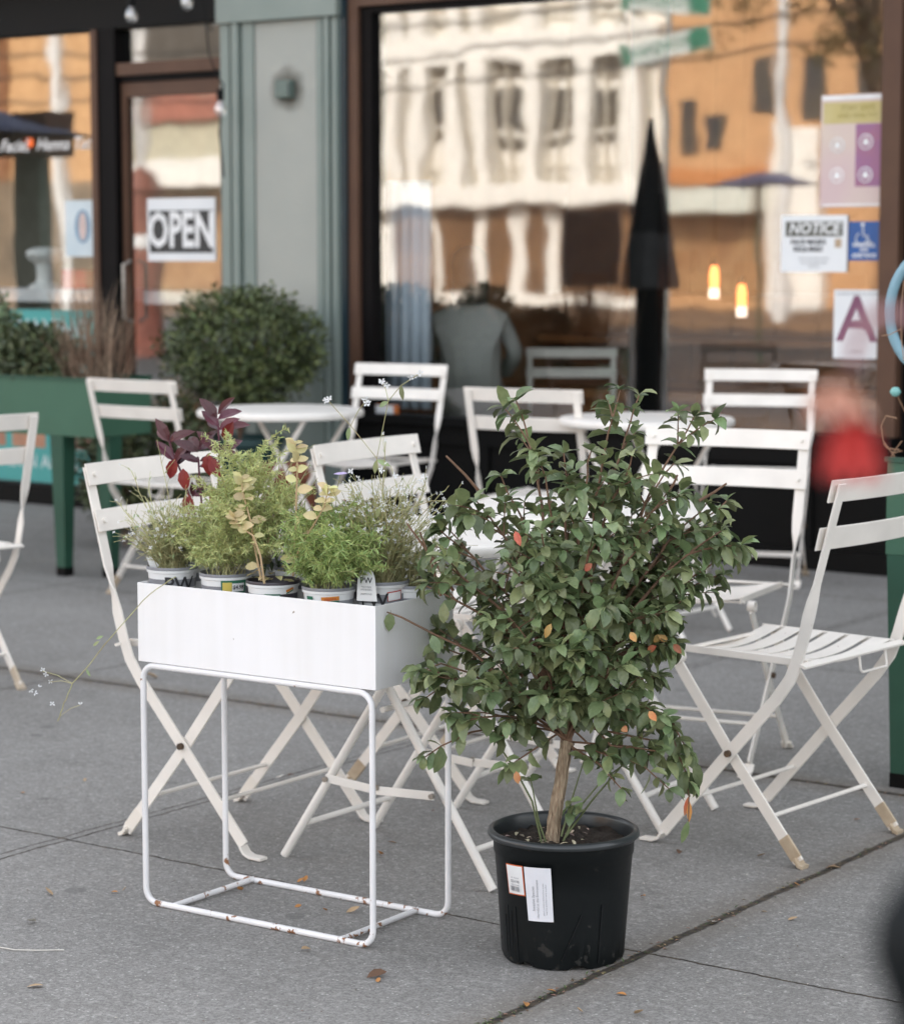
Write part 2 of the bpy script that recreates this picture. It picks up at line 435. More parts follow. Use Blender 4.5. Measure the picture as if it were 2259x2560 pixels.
FX, FY, FD = -2.203, 3.682, 1.467
jx = [(FX, 0.017, 1), (FX - FD, 0.005, 0), (FX - FD - 0.028, 0.004, 0), (FX - 2 * FD, 0.006, 0), (FX - 3 * FD, 0.006, 0), (FX + FD, 0.007, 0), (FX + 2 * FD, 0.007, 0), (FX - 4 * FD, 0.006, 0)]
jy = [(FY, 0.006, 0), (FY + FD, 0.020, 1), (FY + 2 * FD, 0.006, 0), (FY + 3 * FD, 0.007, 0), (FY - FD, 0.006, 0), (FY - 2 * FD, 0.006, 0)]
conc = ground_mat('pavement_concrete', (0.295, 0.282, 0.266), (0.405, 0.390, 0.370), jx, jy)
m = MB(); m.box(-70, 40, -1.6, 8.9, -0.3, 0.0); m.build('sidewalk', conc, kind='structure')
m = MB(); m.box(-70, 40, -1.76, -1.603, -0.3, -0.002); m.build('kerb', mat('kerb', (0.3, 0.3, 0.29), 0.8), kind='structure')
asph = mat('asphalt', (0.060, 0.057, 0.055), 0.85, (0.045, 0.043, 0.042), 2, 0.8, 0.3, 120)
m = MB(); m.box(-120, 90, -90, 40, -0.5, -0.304); m.build('ground', asph, kind='structure')
m = MB(); m.box(-120, 90, -24.2, -1.763, -0.3, -0.13); m.build('road', asph, kind='structure')
pale = mat('far_pavement', (0.24, 0.15, 0.09), 0.85, (0.14, 0.09, 0.055), 0.8)
m = MB(); m.box(-120, 90, -36, -24.203, -0.3, 0.0); m.build('far_sidewalk', pale, kind='structure')

# ================================================================= CHAIRS
def make_chair():
    t = thing('bistro_chair', 'x', 'chair', group='white folding bistro chairs')
    for s in (-1, 1):
        m = MB()
        x = s * 0.207
        path = [(x, 0.215, 0.006), (x, 0.188, 0.008), (x, 0.168, 0.028), (x, 0.0, 0.222), (x, -0.115, 0.352), (x, -0.148, 0.398), (x, -0.166, 0.445), (x, -0.182, 0.50), (x, -0.190, 0.535), (x, -0.198, 0.565), (x, -0.2075, 0.60), (x, -0.264, 0.812)]
        side = Vector((0, 0, 0)); ups = []
        for i, p in enumerate(path):
            if i <= 2: ups.append((0, 0.35, 1) if i < 2 else (0, 1, 0.6))
            elif i <= 7: ups.append((0, 1, 0.5))
            elif i == 8: ups.append((s * 0.5, 0.9, 0.2))
            elif i == 9: ups.append((s * 1, 0.5, 0.1))
            else: ups.append((s, 0, 0))
        # flat foot turned outward at the floor
        m.bar(path[2:], 0.027, 0.0055, ups[2:])
        m.bar([(x, 0.166, 0.026), (x, 0.176, 0.012), (x, 0.190, 0.006), (x, 0.222, 0.005)], 0.026, 0.006, (1, 0, 0))
        m.build('upright', chair_white, t, smooth=40, world=False)
        xi = s * 0.199
        m = MB()
        m.bar([(xi, 0.142, 0.405), (xi, 0.0, 0.218), (xi, -0.170, 0.012)], 0.026, 0.0055, (0, 1, -0.5))
        m.sweep([Vector((xi + s * 0.0, 0, 0)) + q for q in arc((0, 0.137, 0.414), 0.012, R(-60), R(250), 9, (0, 1, 0), (0, 0, 1))], [(-0.0025, -0.009), (0.0025, -0.009), (0.0025, 0.009), (-0.0025, 0.009)], ups=None)
        lg = m.build('leg', chair_white, t, smooth=40, world=False)
        m = MB(); m.bar([(xi, -0.132, 0.0585), (xi, -0.1648, 0.0185)], 0.0275, 0.0068, (0, 1, -0.5))
        m.bar([(xi, -0.1645, 0.020), (xi, -0.176, 0.006), (xi, -0.186, 0.004)], 0.0272, 0.008, (1, 0, 0))
        m.build('foot_wear', worn, lg, world=False)
        m = MB(); m.disc((x + s * 0.004, 0.0, 0.222), 0.0075, (1, 0, 0), 12, 0.014)
        m.build('pivot', rust_m, t, world=False)
    # slats of the back
    for (z, y, hw) in ((0.797, -0.258, 0.0245), (0.697, -0.231, 0.0245)):
        m = MB(); n = 12; path = []; ups = []
        for i in range(n + 1):
            q = -1 + 2 * i / n
            path.append((q * 0.226, y + 0.0055 - 0.018 * (1 - q * q) + 0.006, z)); ups.append((0, -0.26, 1))
        m.bar(path, hw * 2, 0.004, ups)
        sl = m.build('back_slat', chair_white, t, smooth=35, world=False)
        for q in (-1, 1):
            m = MB(); m.disc((q * 0.203, y + 0.013 - 0.0025, z), 0.0055, (0, 1, 0.26), 8, 0.014); m.build('rivet', chair_white, sl, world=False)
    # seat slats: run across the chair, dished
    sm = MB()
    for k in range(6):
        yc = 0.138 - k * 0.056
        path = []; n = 10
        for i in range(n + 1):
            q = -1 + 2 * i / n
            path.append((q * 0.178, yc, 0.440 - 0.026 * (1 - q * q) - 0.004 * q ** 8))
        sm2 = MB(); sm2.bar(path, 0.0425, 0.003, (0, 1, 0))
        sm2.build('seat_slat', chair_white, t, smooth=35, world=False)
    m = MB()
    for s in (-1, 1): m.bar([(s * 0.178, 0.165, 0.431), (s * 0.178, -0.172, 0.429)], 0.016, 0.004, (0, 0, 1))
    m.bar([(-0.212, -0.178, 0.428), (0.212, -0.178, 0.428)], 0.018, 0.006, (0, 0.9, 0.3))
    m.bar([(-0.185, 0.15, 0.425), (0.185, 0.15, 0.425)], 0.014, 0.005, (0, 1, 0))
    m.build('seat_frame', chair_white, t, world=False)
    m = MB(); m.tube([(0.02, -0.178, 0.422), (0.02, -0.182, 0.392), (0.025, -0.184, 0.386), (0.125, -0.184, 0.386), (0.13, -0.182, 0.392), (0.13, -0.178, 0.422)], 0.003, 6)
    m.build('hook', chair_white, t, smooth=50, world=False)
    for (y, z, hw) in ((0.095, 0.112, 0.205), (-0.098, 0.098, 0.197)):
        m = MB(); m.tube([(-hw, y, z), (hw, y, z)], 0.005, 8); m.build('stretcher', chair_white, t, smooth=50, world=False)
    return t


chair0 = make_chair()
CH = [((-2.414, 4.607), 85.8, 'white folding chair at the right edge, its slatted seat seen from the side'),
      ((-3.427, 3.989), -88.9, 'white folding chair directly behind the left end of the white planter'),
      ((-3.014, 5.264), 190.6, 'white folding chair facing forward behind the leafy shrub, its slats showing right of the crown'),
      ((-4.50, 8.30), 200.8, 'white folding chair at the right end of the big shop window, under the grade sign'),
      ((-6.02, 7.82), 185.6, 'white folding chair by the pale curtain, beside the round table near the pilaster'),
      ((-6.084, 6.724), -1.4, 'warm white folding chair in front of the dark mullion, next to the left green trough'),
      ((-4.612, 7.056), 7.6, 'warm white folding chair seen from behind, just above the left top of the shrub'),
      ((-3.353, 4.685), -86.7, 'white folding chair behind the middle of the planter, back rising among wispy flowers'),
      ((-5.30, 4.76), 78.0, 'white folding chair cut off by the left edge of the photo, before the green trough')]
_j = gy(1142, 720, 10.2)  # chair added indoors, stands in for a chair reflection in the pane
CH.append(((_j.x, 10.2), 32.0, 'white folding chair added behind the big window glass in place of a mirrored chair'))
for i, ((x, y), a, lb) in enumerate(CH):
    o = chair0 if i == 0 else copy_tree(chair0)
    place(o, (x, y, 0), R(a), lb)


# ================================================================= TABLES
def make_table():
    t = thing('bistro_table', 'x', 'table', group='round white bistro tables')
    m = MB(); m.lathe([(0, 0.694), (0.285, 0.694), (0.2855, 0.680), (0.290, 0.676), (0.297, 0.678), (0.300, 0.686), (0.299, 0.696), (0.294, 0.701), (0.282, 0.7025), (0, 0.7025)], seg=64)
    m.build('tabletop', table_white, t, smooth=40, world=False)
    for s in (-1, 1):
        y = s * 0.155
        m = MB(); m.tube([(-0.262, y, 0.004), (0.20, y, 0.685)], 0.0095, 10); m.build('leg', table_white, t, smooth=50, world=False)
        m = MB(); m.tube([(0.262, y - s * 0.021, 0.004), (-0.20, y - s * 0.021, 0.685)], 0.0095, 10); m.build('leg', table_white, t, smooth=50, world=False)
        m = MB(); yl = y + s * 0.0115
        m.bar([(-0.14, yl, 0.188), (0.0, yl, 0.179)], 0.018, 0.003, (0, 0, 1)); m.bar([(-0.005, yl + s * 0.0035, 0.180), (0.138, yl - s * 0.001, 0.186)], 0.018, 0.003, (0, 0, 1))
        br = m.build('brace', table_white, t, world=False)
        for q in (-0.138, -0.002, 0.136):
            m = MB(); m.disc((q, yl + s * 0.004, 0.186), 0.006, (0, 1, 0), 8, 0.008); m.build('rivet', rivet_m, br, world=False)
    for (x, z) in ((-0.212, 0.078), (0.212, 0.078), (0.0, 0.346)):
        m = MB(); ww = 0.155 if x <= 0 else 0.134
        m.tube([(x, -ww, z), (x, ww, z)], 0.0065, 8)
        if x > 0: m.tube([(x, 0.120, z - 0.03), (x, 0.09, z)], 0.005, 6)
        m.build('stretcher', table_white, t, smooth=50, world=False)
    m = MB()
    for s in (-1, 1): m.box(-0.21, 0.21, s * 0.155 - 0.012, s * 0.155 + 0.012, 0.683, 0.6938)
    m.build('top_rail', table_white, t, world=False)
    return t


tab0 = make_table()
for i, (p, a, lb) in enumerate([((-2.93, 4.0), 0, 'round white table right behind the white planter, its tubular legs showing below the box'),
                                ((-2.91, 4.6), 4, 'round white table hidden behind the crown of the leafy shrub'),
                                ((-5.50, 6.62), 8, 'round white table in front of the clipped boxwood and pilaster'),
                                ((-4.20, 7.0), -6, 'round white table under the big window, between the two chairs behind the shrub')]):
    o = tab0 if i == 0 else copy_tree(tab0)
    place(o, (p[0], p[1], 0), R(a), lb)
    if i > 1: o.location.z = 0.0; o.scale = (1, 1, 1.035)

# ================================================================= PLANTER WITH STAND
pa = math.atan2(3.425 - 3.401, -2.63 + 3.181)
PC = Vector((-2.900, 3.525, 0)); PR = Matrix.Translation(PC) @ Matrix.Rotation(R(1.2), 4, 'Z')
pl = thing('planter', 'white rectangular metal planter on a rusty-footed white rod stand, full of nursery pots', 'planter', PC, R(1.2))
hx, hy = 0.277, 0.122
def rloop(y):
    r = 0.028; zt = 0.478; zb = 0.006; P = []
    for (cx_, cz_, a0) in ((hx - r, zt - r, 0), (-hx + r, zt - r, 90), (-hx + r, zb + r, 180), (hx - r, zb + r, 270)):
        for i in range(6):
            a = R(a0 + i * 18); P.append(Vector((cx_ + r * math.cos(a), y, cz_ + r * math.sin(a))))
    return P
for y, nm in ((-hy, 'x'), (hy, 'x')):
    m = MB(); m.tube(rloop(y), 0.0062, 10, ups=(0, 1, 0), close=True); m.build('rod_frame', stand_white, pl, smooth=60, world=False)
for x in (-0.205, 0.205):
    m = MB(); m.tube([(x, -hy, 0.008), (x, hy, 0.008)], 0.0058, 8); m.build('floor_rod', stand_white, pl, smooth=60, world=False)
m = MB(); m.tube([(-hx + 0.03, -hy, 0.478), (-hx + 0.03, hy, 0.478)], 0.005, 8); m.tube([(hx - 0.03, -hy, 0.478), (hx - 0.03, hy, 0.478)], 0.005, 8); m.build('top_rod', stand_white, pl, smooth=60, world=False)
m = MB(); bx, by, zb, zt, th = 0.287, 0.125, 0.485, 0.640, 0.0018
outer = [(-bx, -by), (bx, -by), (bx, by), (-bx, by)]; inner = [(-bx + th, -by + th), (bx - th, -by + th), (bx - th, by - th), (-bx + th, by - th)]
V = [(x, y, zb) for x, y in outer] + [(x, y, zt) for x, y in outer] + [(x, y, zt) for x, y in inner] + [(x, y, zb + 0.03) for x, y in inner]
Fc = [(3, 2, 1, 0)] + [(i, (i + 1) % 4, 4 + (i + 1) % 4, 4 + i) for i in range(4)] + [(4 + i, 4 + (i + 1) % 4, 8 + (i + 1) % 4, 8 + i) for i in range(4)] + [(8 + i, 8 + (i + 1) % 4, 12 + (i + 1) % 4, 12 + i) for i in range(4)] + [(12, 13, 14, 15)]
m.add(V, Fc); bo = m.build('box', box_white, pl, world=False)
md = bo.modifiers.new('bevel', 'BEVEL'); md.width = 0.0012; md.segments = 2; md.limit_method = 'ANGLE'

# ---- nursery pots in the planter
pot_white = mat('pot_white', (0.80, 0.80, 0.80), 0.35, (0.74, 0.74, 0.74), 12)
pot_rim = mat('pot_rim_grey', (0.30, 0.31, 0.33), 0.45, (0.2, 0.2, 0.22), 12)
soil_m = mat('soil', (0.055, 0.038, 0.027), 0.95, (0.018, 0.013, 0.010), 70, 0.8, 0.8, 90)
ink = mat('ink_black', (0.03, 0.03, 0.035), 0.6)
ink_g = mat('ink_green', (0.03, 0.16, 0.09), 0.5)
ink_o = mat('ink_orange', (0.65, 0.23, 0.03), 0.5)
ink_r = mat('ink_red', (0.5, 0.05, 0.03), 0.5)
ink_y = mat('ink_yellow', (0.7, 0.55, 0.12), 0.5)
ink_w = mat('ink_white', (0.8, 0.8, 0.8), 0.5)
grey_t = mat('ink_grey', (0.22, 0.22, 0.24), 0.6)


def on_cyl(mb, body_or_rect, c, r, ang, z, size=0.01, tilt=0.0, taper=0.0, **kw):
    """writing or a rectangle wrapped on a pot of radius r (ang = direction it faces)"""
    if isinstance(body_or_rect, str):
        v, f = text_geo(body_or_rect, size, **kw)
    else:
        wd, ht = body_or_rect; nx = 8
        v = [(-wd / 2 + wd * i / nx, s_ * ht / 2, 0) for s_ in (-1, 1) for i in range(nx + 1)]
        f = [(i, i + 1, nx + 2 + i, nx + 1 + i) for i in range(nx)]
    ct, st = math.cos(tilt), math.sin(tilt); out = []
    for x, y, q in v:
        x, y = x * ct - y * st, x * st + y * ct
        rr = r + taper * y
        a = ang + x / r
        out.append(Vector((c[0] + rr * math.cos(a), c[1] + rr * math.sin(a), z + y)))
    mb.add(out, f)


def nursery_pot(x, y, zr, label, rim=pot_rim, r=0.049, h=0.118):
    """x, y in planter coordinates; zr = height of the rim"""
    zr += 0.012; c = PR @ Vector((x, y, 0)); c.z = zr - h
    t = thing('nursery_pot', label, 'potted plant', c, rnd.uniform(-0.3, 0.3), 'nursery pots in the white planter')
    m = MB(); m.lathe([(0, 0.0), (r * 0.76, 0.0), (r * 0.80, 0.004), (r * 0.965, h - 0.012), (r * 1.02, h - 0.011), (r * 1.03, h - 0.006)], c, 36)
    m.build('pot', pot_white, t, smooth=40)
    m = MB(); m.lathe([(r * 1.03, h - 0.0058), (r * 1.035, h - 0.002), (r * 1.02, h), (r * 0.985, h - 0.001), (r * 0.95, h - 0.02), (r * 0.93, h - 0.04)], c, 36)
    m.build('rim', rim, t, smooth=60)
    m = MB(); m.lathe([(0, h - 0.010)] + [(r * 0.94 * k / 5, h - 0.013 + rnd.uniform(-0.003, 0.003)) for k in range(1, 6)], c, 24)
    m.build('soil', soil_m, t, smooth=60)
    return t, c


VIEW = math.atan2(-0.81, 0.58)          # direction from the planter towards the camera
fern = mat('fern_green', (0.42, 0.50, 0.19), 0.6, (0.29, 0.38, 0.12), 20, 0.8, island=0.35, hue=0.03, trans=0.25)
fern_y = mat('fern_pale', (0.58, 0.60, 0.27), 0.6, (0.38, 0.44, 0.17), 20, 0.8, island=0.3, hue=0.03, trans=0.25)
wisp_m = mat('wisp_green', (0.34, 0.40, 0.21), 0.6, (0.26, 0.29, 0.14), 20, 0.8, island=0.35, hue=0.04, trans=0.2)
stem_m = mat('stem_green', (0.42, 0.42, 0.20), 0.6, (0.32, 0.27, 0.13), 30)
petal = mat('white_petal', (0.80, 0.80, 0.80), 0.6, trans=0.2)


def rv(s=1.0): return Vector((rnd.uniform(-s, s), rnd.uniform(-s, s), rnd.uniform(-s, s)))


def fern_plant(t, c, tips, base_r, needle, mtl, density=0.0045, sub=4):
    """arching stems with whorls of fine needles"""
    st = MB(); nd = MB()
    for tip in tips:
        b = Vector((c[0], c[1], c[2] + 0.105)) + Vector((rnd.uniform(-1, 1), rnd.uniform(-1, 1), 0)) * base_r
        tip = Vector(tip); mid = b.lerp(tip, 0.5) + Vector((0, 0, 0.03)) + rv(0.015)
        main = bez(b, mid, tip, 12); st.tube(main, 0.0009, 3)
        strands = [(main, 0.3)]
        for k in range(sub):
            i = rnd.randint(3, 11); p = main[i]; d = (main[i] - main[i - 1]).normalized() * 0.6 + rv(0.9); d.z = abs(d.z) * 0.6
            e = p + d.normalized() * rnd.uniform(0.035, 0.075)
            q = bez(p, p.lerp(e, 0.5) + Vector((0, 0, 0.012)), e, 6); st.tube(q, 0.0006, 3); strands.append((q, 0.0))
        for path, t0 in strands:
            L = sum((path[i + 1] - path[i]).length for i in range(len(path) - 1)); n = int(L / density)
            for j in range(n):
                tt = t0 + (1 - t0) * j / max(1, n); i = min(len(path) - 2, int(tt * (len(path) - 1))); f = tt * (len(path) - 1) - i
                p = path[i].lerp(path[i + 1], f); ax = (path[i + 1] - path[i]).normalized()
                for k in range(3):
                    d = (ax * rnd.uniform(0.2, 0.9) + rv(1.0)).normalized(); Ln = needle * rnd.uniform(0.6, 1.2)
                    sd_ = d.cross(rv(1)).normalized() * 0.00085; a = len(nd.v)
                    nd.v += [p - sd_, p + sd_, p + d * Ln * 0.6 + sd_ * 1.1, p + d * Ln + Vector((0, 0, -Ln * 0.06)), p + d * Ln * 0.6 - sd_ * 1.1]
                    nd.f.append((a, a + 1, a + 2, a + 3, a + 4))
    st.build('stems', stem_m, t); nd.build('foliage', mtl, t)


def wisp_plant(t, c, tips, n_base, spread, hgt, flowers=True, fl=1.0):
    st = MB(); lf = MB(); fm = MB()
    base = Vector((c[0], c[1], c[2] + 0.105)); ends = []
    for k in range(n_base):
        b = base + Vector((rnd.uniform(-1, 1), rnd.uniform(-1, 1), 0)) * 0.025
        ends.append((b, base + Vector((rnd.gauss(0, spread), rnd.gauss(0, spread), hgt * rnd.uniform(0.35, 1.0)))))
    for tp in tips: ends.append((base + Vector((rnd.uniform(-1, 1), rnd.uniform(-1, 1), 0)) * 0.02, Vector(tp)))
    for bi, (b, e) in enumerate(ends):
        mid = b.lerp(e, 0.5) + rv(0.012) + Vector((0, 0, 0.015)); path = bez(b, mid, e, 9)
        path = [p + rv(0.0015) for p in path]; st.tube(path, 0.0008 if bi < n_base else 0.0009, 3)
        for i in range(2, len(path)):
            if rnd.random() < 0.8:
                d = (path[i] - path[i - 1]).normalized() + rv(0.9)
                if rnd.random() < 0.75: lf.leaf(path[i], d, rv(1), rnd.uniform(0.008, 0.015), rnd.uniform(0.003, 0.005), 0.5, 0.2, (0, 0.5, 1), (0, 1, 0))
                e2 = path[i] + d.normalized() * rnd.uniform(0.015, 0.04); st.tube([path[i], path[i].lerp(e2, 0.5) + rv(0.002), e2], 0.0005, 3)
                if flowers and rnd.random() < 0.33 * fl and i > 4: flower(fm, e2, 0.0042)
        if flowers and rnd.random() < 0.8 * fl: flower(fm, e, 0.005)
    st.build('stems', stem_m, t); lf.build('foliage', wisp_m, t)
    if fm.v: fm.build('flowers', petal, t)


def flower(mb, p, s):
    ax = (Vector((0.5, -0.7, 0.4)) + rv(0.7)).normalized(); a0 = rnd.uniform(0, 6)
    u_ = ax.orthogonal().normalized(); w_ = ax.cross(u_)
    for k in range(rnd.choice((2, 3, 4))):
        a = a0 + k * 1.4; d = u_ * math.cos(a) + w_ * math.sin(a) + ax * 0.35
        mb.leaf(p, d, ax, s, s * 0.55, 0.2, 0.2, (0, 0.6, 1), (0, 1, 0))


def PT(u, v, Y): return gy(u, v, Y)


# front row, left to right
def lx(u, y=-0.066):                     # planter x for a pot whose axis shows at u
    best = None
    for k in range(-56, 57):
        q = PR @ Vector((k * 0.005, y, 0.62)); d = q - Vector((0, 0, CAM_H)); uu = (CX + F_PX * d.dot(RT) / d.dot(FW)) / 1.2522
        if best is None or abs(uu - u) < best[0]: best = (abs(uu - u), k * 0.005)
    return best[1]


t1, c1 = nursery_pot(lx(338), -0.058, 0.657, 'white lettered pot with a wiry sprawling plant, leftmost in the planter')
wisp_plant(t1, c1, [PT(*q, 3.5) for q in ((232, 1000), (262, 940), (300, 1010), (250, 1070), (330, 1000), (400, 1060), (296, 960), (370, 980), (318, 905), (248, 1030), (270, 1060), (310, 1040), (345, 1030), (380, 1040), (290, 990))], 150, 0.038, 0.125, fl=0.5)
m = MB(); path = [PT(352, 1150, 3.40), PT(300, 1185, 3.36), PT(240, 1250, 3.33), PT(180, 1325, 3.31), PT(145, 1365, 3.30), PT(128, 1405, 3.30), PT(115, 1440, 3.30)]
path2 = []
for a_, b_ in zip(path, path[1:]): path2 += [a_.lerp(b_, k / 4) + rv(0.0012) for k in range(4)]
path2.append(path[-1]); m.tube(path2, 0.0009, 4)
for q in ((145, 1365, 85, 1340), (145, 1365, 100, 1362), (120, 1430, 160, 1408)): m.tube([PT(q[0], q[1], 3.3), PT((q[0] + q[2]) / 2, (q[1] + q[3]) / 2 - 4, 3.3), PT(q[2], q[3], 3.3)], 0.0006, 3)
m.build('trailing_stem', stem_m, t1)
m = MB()
for u, v in ((85, 1338), (92, 1346), (78, 1372), (70, 1384), (100, 1360), (104, 1406), (160, 1407), (62, 1378)): flower(m, PT(u, v, 3.3), 0.0065)
m.build('trailing_flowers', petal, t1)
m = MB()
for u, v in ((186, 1290), (192, 1276), (172, 1335)): m.leaf(PT(u, v, 3.31), (rnd.uniform(-1, 1), 0, rnd.uniform(-1, 1)), (0.3, -1, 0.2), 0.018, 0.006, 0.3)
m.build('trailing_leaves', wisp_m, t1)
m = MB(); on_cyl(m, 'PW', c1, 0.0472, VIEW + 0.42, c1.z + 0.0840, 0.040, taper=0.1, bold=0.0006); m.build('lettering', ink, t1)
m = MB(); q = PR @ Vector((lx(305), -0.075, 0)); M_ = Matrix.Translation((q.x, q.y, 0.655)) @ Matrix.Rotation(R(25), 4, 'Z') @ Matrix.Rotation(R(-22), 4, 'Y')
m.box(-0.009, 0.009, -0.0006, 0.0006, -0.02, 0.035, M_); m.build('plant_tag', pot_white, t1)

t2, c2 = nursery_pot(lx(448), -0.064, 0.655, 'white pot with a $4.98 price label and the tallest feathery fern')
tips = [PT(u, v, 3.47 + dy) for u, v, dy in ((458, 868, 0.05), (475, 905, 0.02), (500, 900, 0.05), (530, 880, 0.06), (520, 930, 0), (470, 960, -0.02), (560, 960, 0.05), (440, 960, 0.03), (420, 1010, 0), (395, 1040, -0.03), (370, 1060, 0), (350, 1085, -0.02), (540, 1000, 0), (570, 1030, 0.02), (500, 990, -0.04), (590, 1000, 0.04), (455, 1030, -0.05), (520, 1050, -0.05), (560, 1080, -0.03), (410, 1090, -0.05), (600, 960, 0.07), (480, 940, 0.08), (450, 1075, -0.06), (500, 1100, -0.04), (385, 1105, -0.03), (510, 960, 0.03), (545, 940, 0.03), (575, 990, 0.0), (430, 985, 0.06), (495, 1040, 0.03))]
tips += [q + rv(0.02) for q in tips]
fern_plant(t2, c2, tips, 0.03, 0.0125, fern_y, 0.0042, 6)
m = MB(); on_cyl(m, (0.052, 0.026), c2, 0.0482, VIEW + 0.45, c2.z + 0.0940, taper=0.1); m.build('price_label', ink_g, t2)
m = MB(); on_cyl(m, (0.026, 0.016), c2, 0.0487, VIEW + 0.62, c2.z + 0.0930, taper=0.1); m.build('price_panel', ink_w, t2)
m = MB(); on_cyl(m, '$4.98', c2, 0.0491, VIEW + 0.62, c2.z + 0.0930, 0.0105, taper=0.1, bold=0.0003); m.build('lettering', ink, t2)
m = MB(); on_cyl(m, (0.018, 0.018), c2, 0.0487, VIEW + 0.16, c2.z + 0.0940, taper=0.1); m.build('label_picture', ink_y, t2)

rim_d = mat('pot_rim_dark', (0.05, 0.04, 0.05), 0.4)
t3, c3 = nursery_pot(lx(545), -0.068, 0.650, 'dark-rimmed white pot with pale yellow oval leaves, in the white planter', rim_d, 0.0495)
pale_l = mat('pale_yellow_leaf', (0.66, 0.56, 0.29), 0.55, (0.54, 0.50, 0.25), 30, 0.8, island=0.25, hue=0.03, trans=0.25)
st = MB(); lf = MB(); b3 = Vector((c3.x, c3.y, c3.z + 0.105))
for pts in (((522, 1160), (508, 1090), (500, 1040), (485, 985), (482, 955), 3.42), ((585, 1150), (590, 1060), (592, 980), (594, 930), (588, 885), 3.45), ((582, 1140), (600, 1090), (625, 1050), (648, 1010), (655, 975), 3.44), ((528, 1165), (520, 1110), (506, 1070), (478, 1050), (465, 1030), 3.40)):
    Yq = pts[-1]; P = [PT(u, v, Yq) for u, v in pts[:-1]]; path = []
    for a_, b_ in zip(P, P[1:]): path += [a_.lerp(b_, k / 5) for k in range(5)]
    path.append(P[-1]); st.tube(path, [0.0022 - 0.001 * i / len(path) for i in range(len(path))], 5)
    for i in range(2, len(path)):
        hh = i / len(path)
        if i % 2 and hh < 0.9: continue
        for k in range(3 if hh > 0.6 else 1):
            if hh < 0.6 and rnd.random() < 0.3: continue
            d = Vector((math.cos(i * 1.9 + k * 2.1), math.sin(i * 1.9 + k * 2.1) * 0.7, 0.55 - 0.4 * (1 - hh))); Ln = rnd.uniform(0.022, 0.034) * (1.0 if hh < 0.9 else 0.75)
            lf.leaf(path[i], d, Vector((0.5, -0.8, 0.7)) + rv(0.5), Ln, Ln * 0.60, 0.7, 0.15)
for k in range(16):
    a = k * 0.8; lf.leaf(b3 + Vector((math.cos(a), math.sin(a), 0)) * rnd.uniform(0.01, 0.035) + Vector((0, 0, 0.004 + rnd.uniform(0, 0.03))), (math.cos(a), math.sin(a), 0.4), (0, 0, 1), 0.028, 0.014, 0.9, 0.15)
st.build('stems', mat('pale_stem', (0.50, 0.34, 0.20), 0.6, (0.38, 0.27, 0.14), 30), t3); lf.build('leaves', pale_l, t3)
m = MB(); on_cyl(m, (0.030, 0.012), c3, 0.0490, VIEW + 0.05, c3.z + 0.0900, taper=0.1); m.build('label', ink_g, t3)
m = MB(); on_cyl(m, (0.028, 0.010), c3, 0.0492, VIEW + 0.05, c3.z + 0.0880, taper=0.1); m.build('label_panel', pot_white, t3)
m = MB(); on_cyl(m, (0.018, 0.0045), c3, 0.0490, VIEW + 0.78, c3.z + 0.1030, taper=0.1, tilt=0.35); m.build('brand_strip', ink_o, t3)
m = MB(); on_cyl(m, (0.018, 0.0022), c3, 0.0491, VIEW + 0.78, c3.z + 0.0990, taper=0.1, tilt=0.35); m.build('strip_line', ink_g, t3)

t4, c4 = nursery_pot(lx(655), -0.064, 0.648, 'white pot with an orange and green strip under a low grassy fern')
tips = [PT(u, v, 3.47 + dy) for u, v, dy in ((600, 1060, 0), (640, 1040, 0), (680, 1050, 0.02), (700, 1080, 0), (720, 1110, -0.03), (620, 1090, -0.05), (660, 1090, -0.06), (690, 1130, -0.06), (640, 1130, -0.06), (605, 1120, -0.03), (715, 1060, 0.03), (665, 1155, -0.07), (620, 1150, -0.05), (650, 1060, -0.03), (685, 1095, -0.04), (610, 1035, 0.02), (740, 1080, 0.0), (590, 1085, 0), (700, 1030, 0.05), (735, 1130, -0.02), (585, 1050, 0.04))]
tips += [q + rv(0.015) for q in tips]
fern_plant(t4, c4, tips, 0.03, 0.017, fern, 0.0042, 6)
m = MB(); on_cyl(m, (0.034, 0.0075), c4, 0.0486, VIEW + 0.1, c4.z + 0.0990, taper=0.1, tilt=0.06); m.build('brand_strip', ink_o, t4)
m = MB(); on_cyl(m, (0.034, 0.004), c4, 0.0487, VIEW + 0.1, c4.z + 0.0925, taper=0.1, tilt=0.06); m.build('strip_line', ink_g, t4)
m = MB(); on_cyl(m, 'vigoro', c4, 0.0491, VIEW + 0.1, c4.z + 0.0990, 0.009, taper=0.1, tilt=0.06); m.build('lettering', ink_r, t4)
m = MB(); on_cyl(m, (0.016, 0.0065), c4, 0.0486, VIEW - 0.78, c4.z + 0.0990, taper=0.1); m.build('side_strip', ink_g, t4)

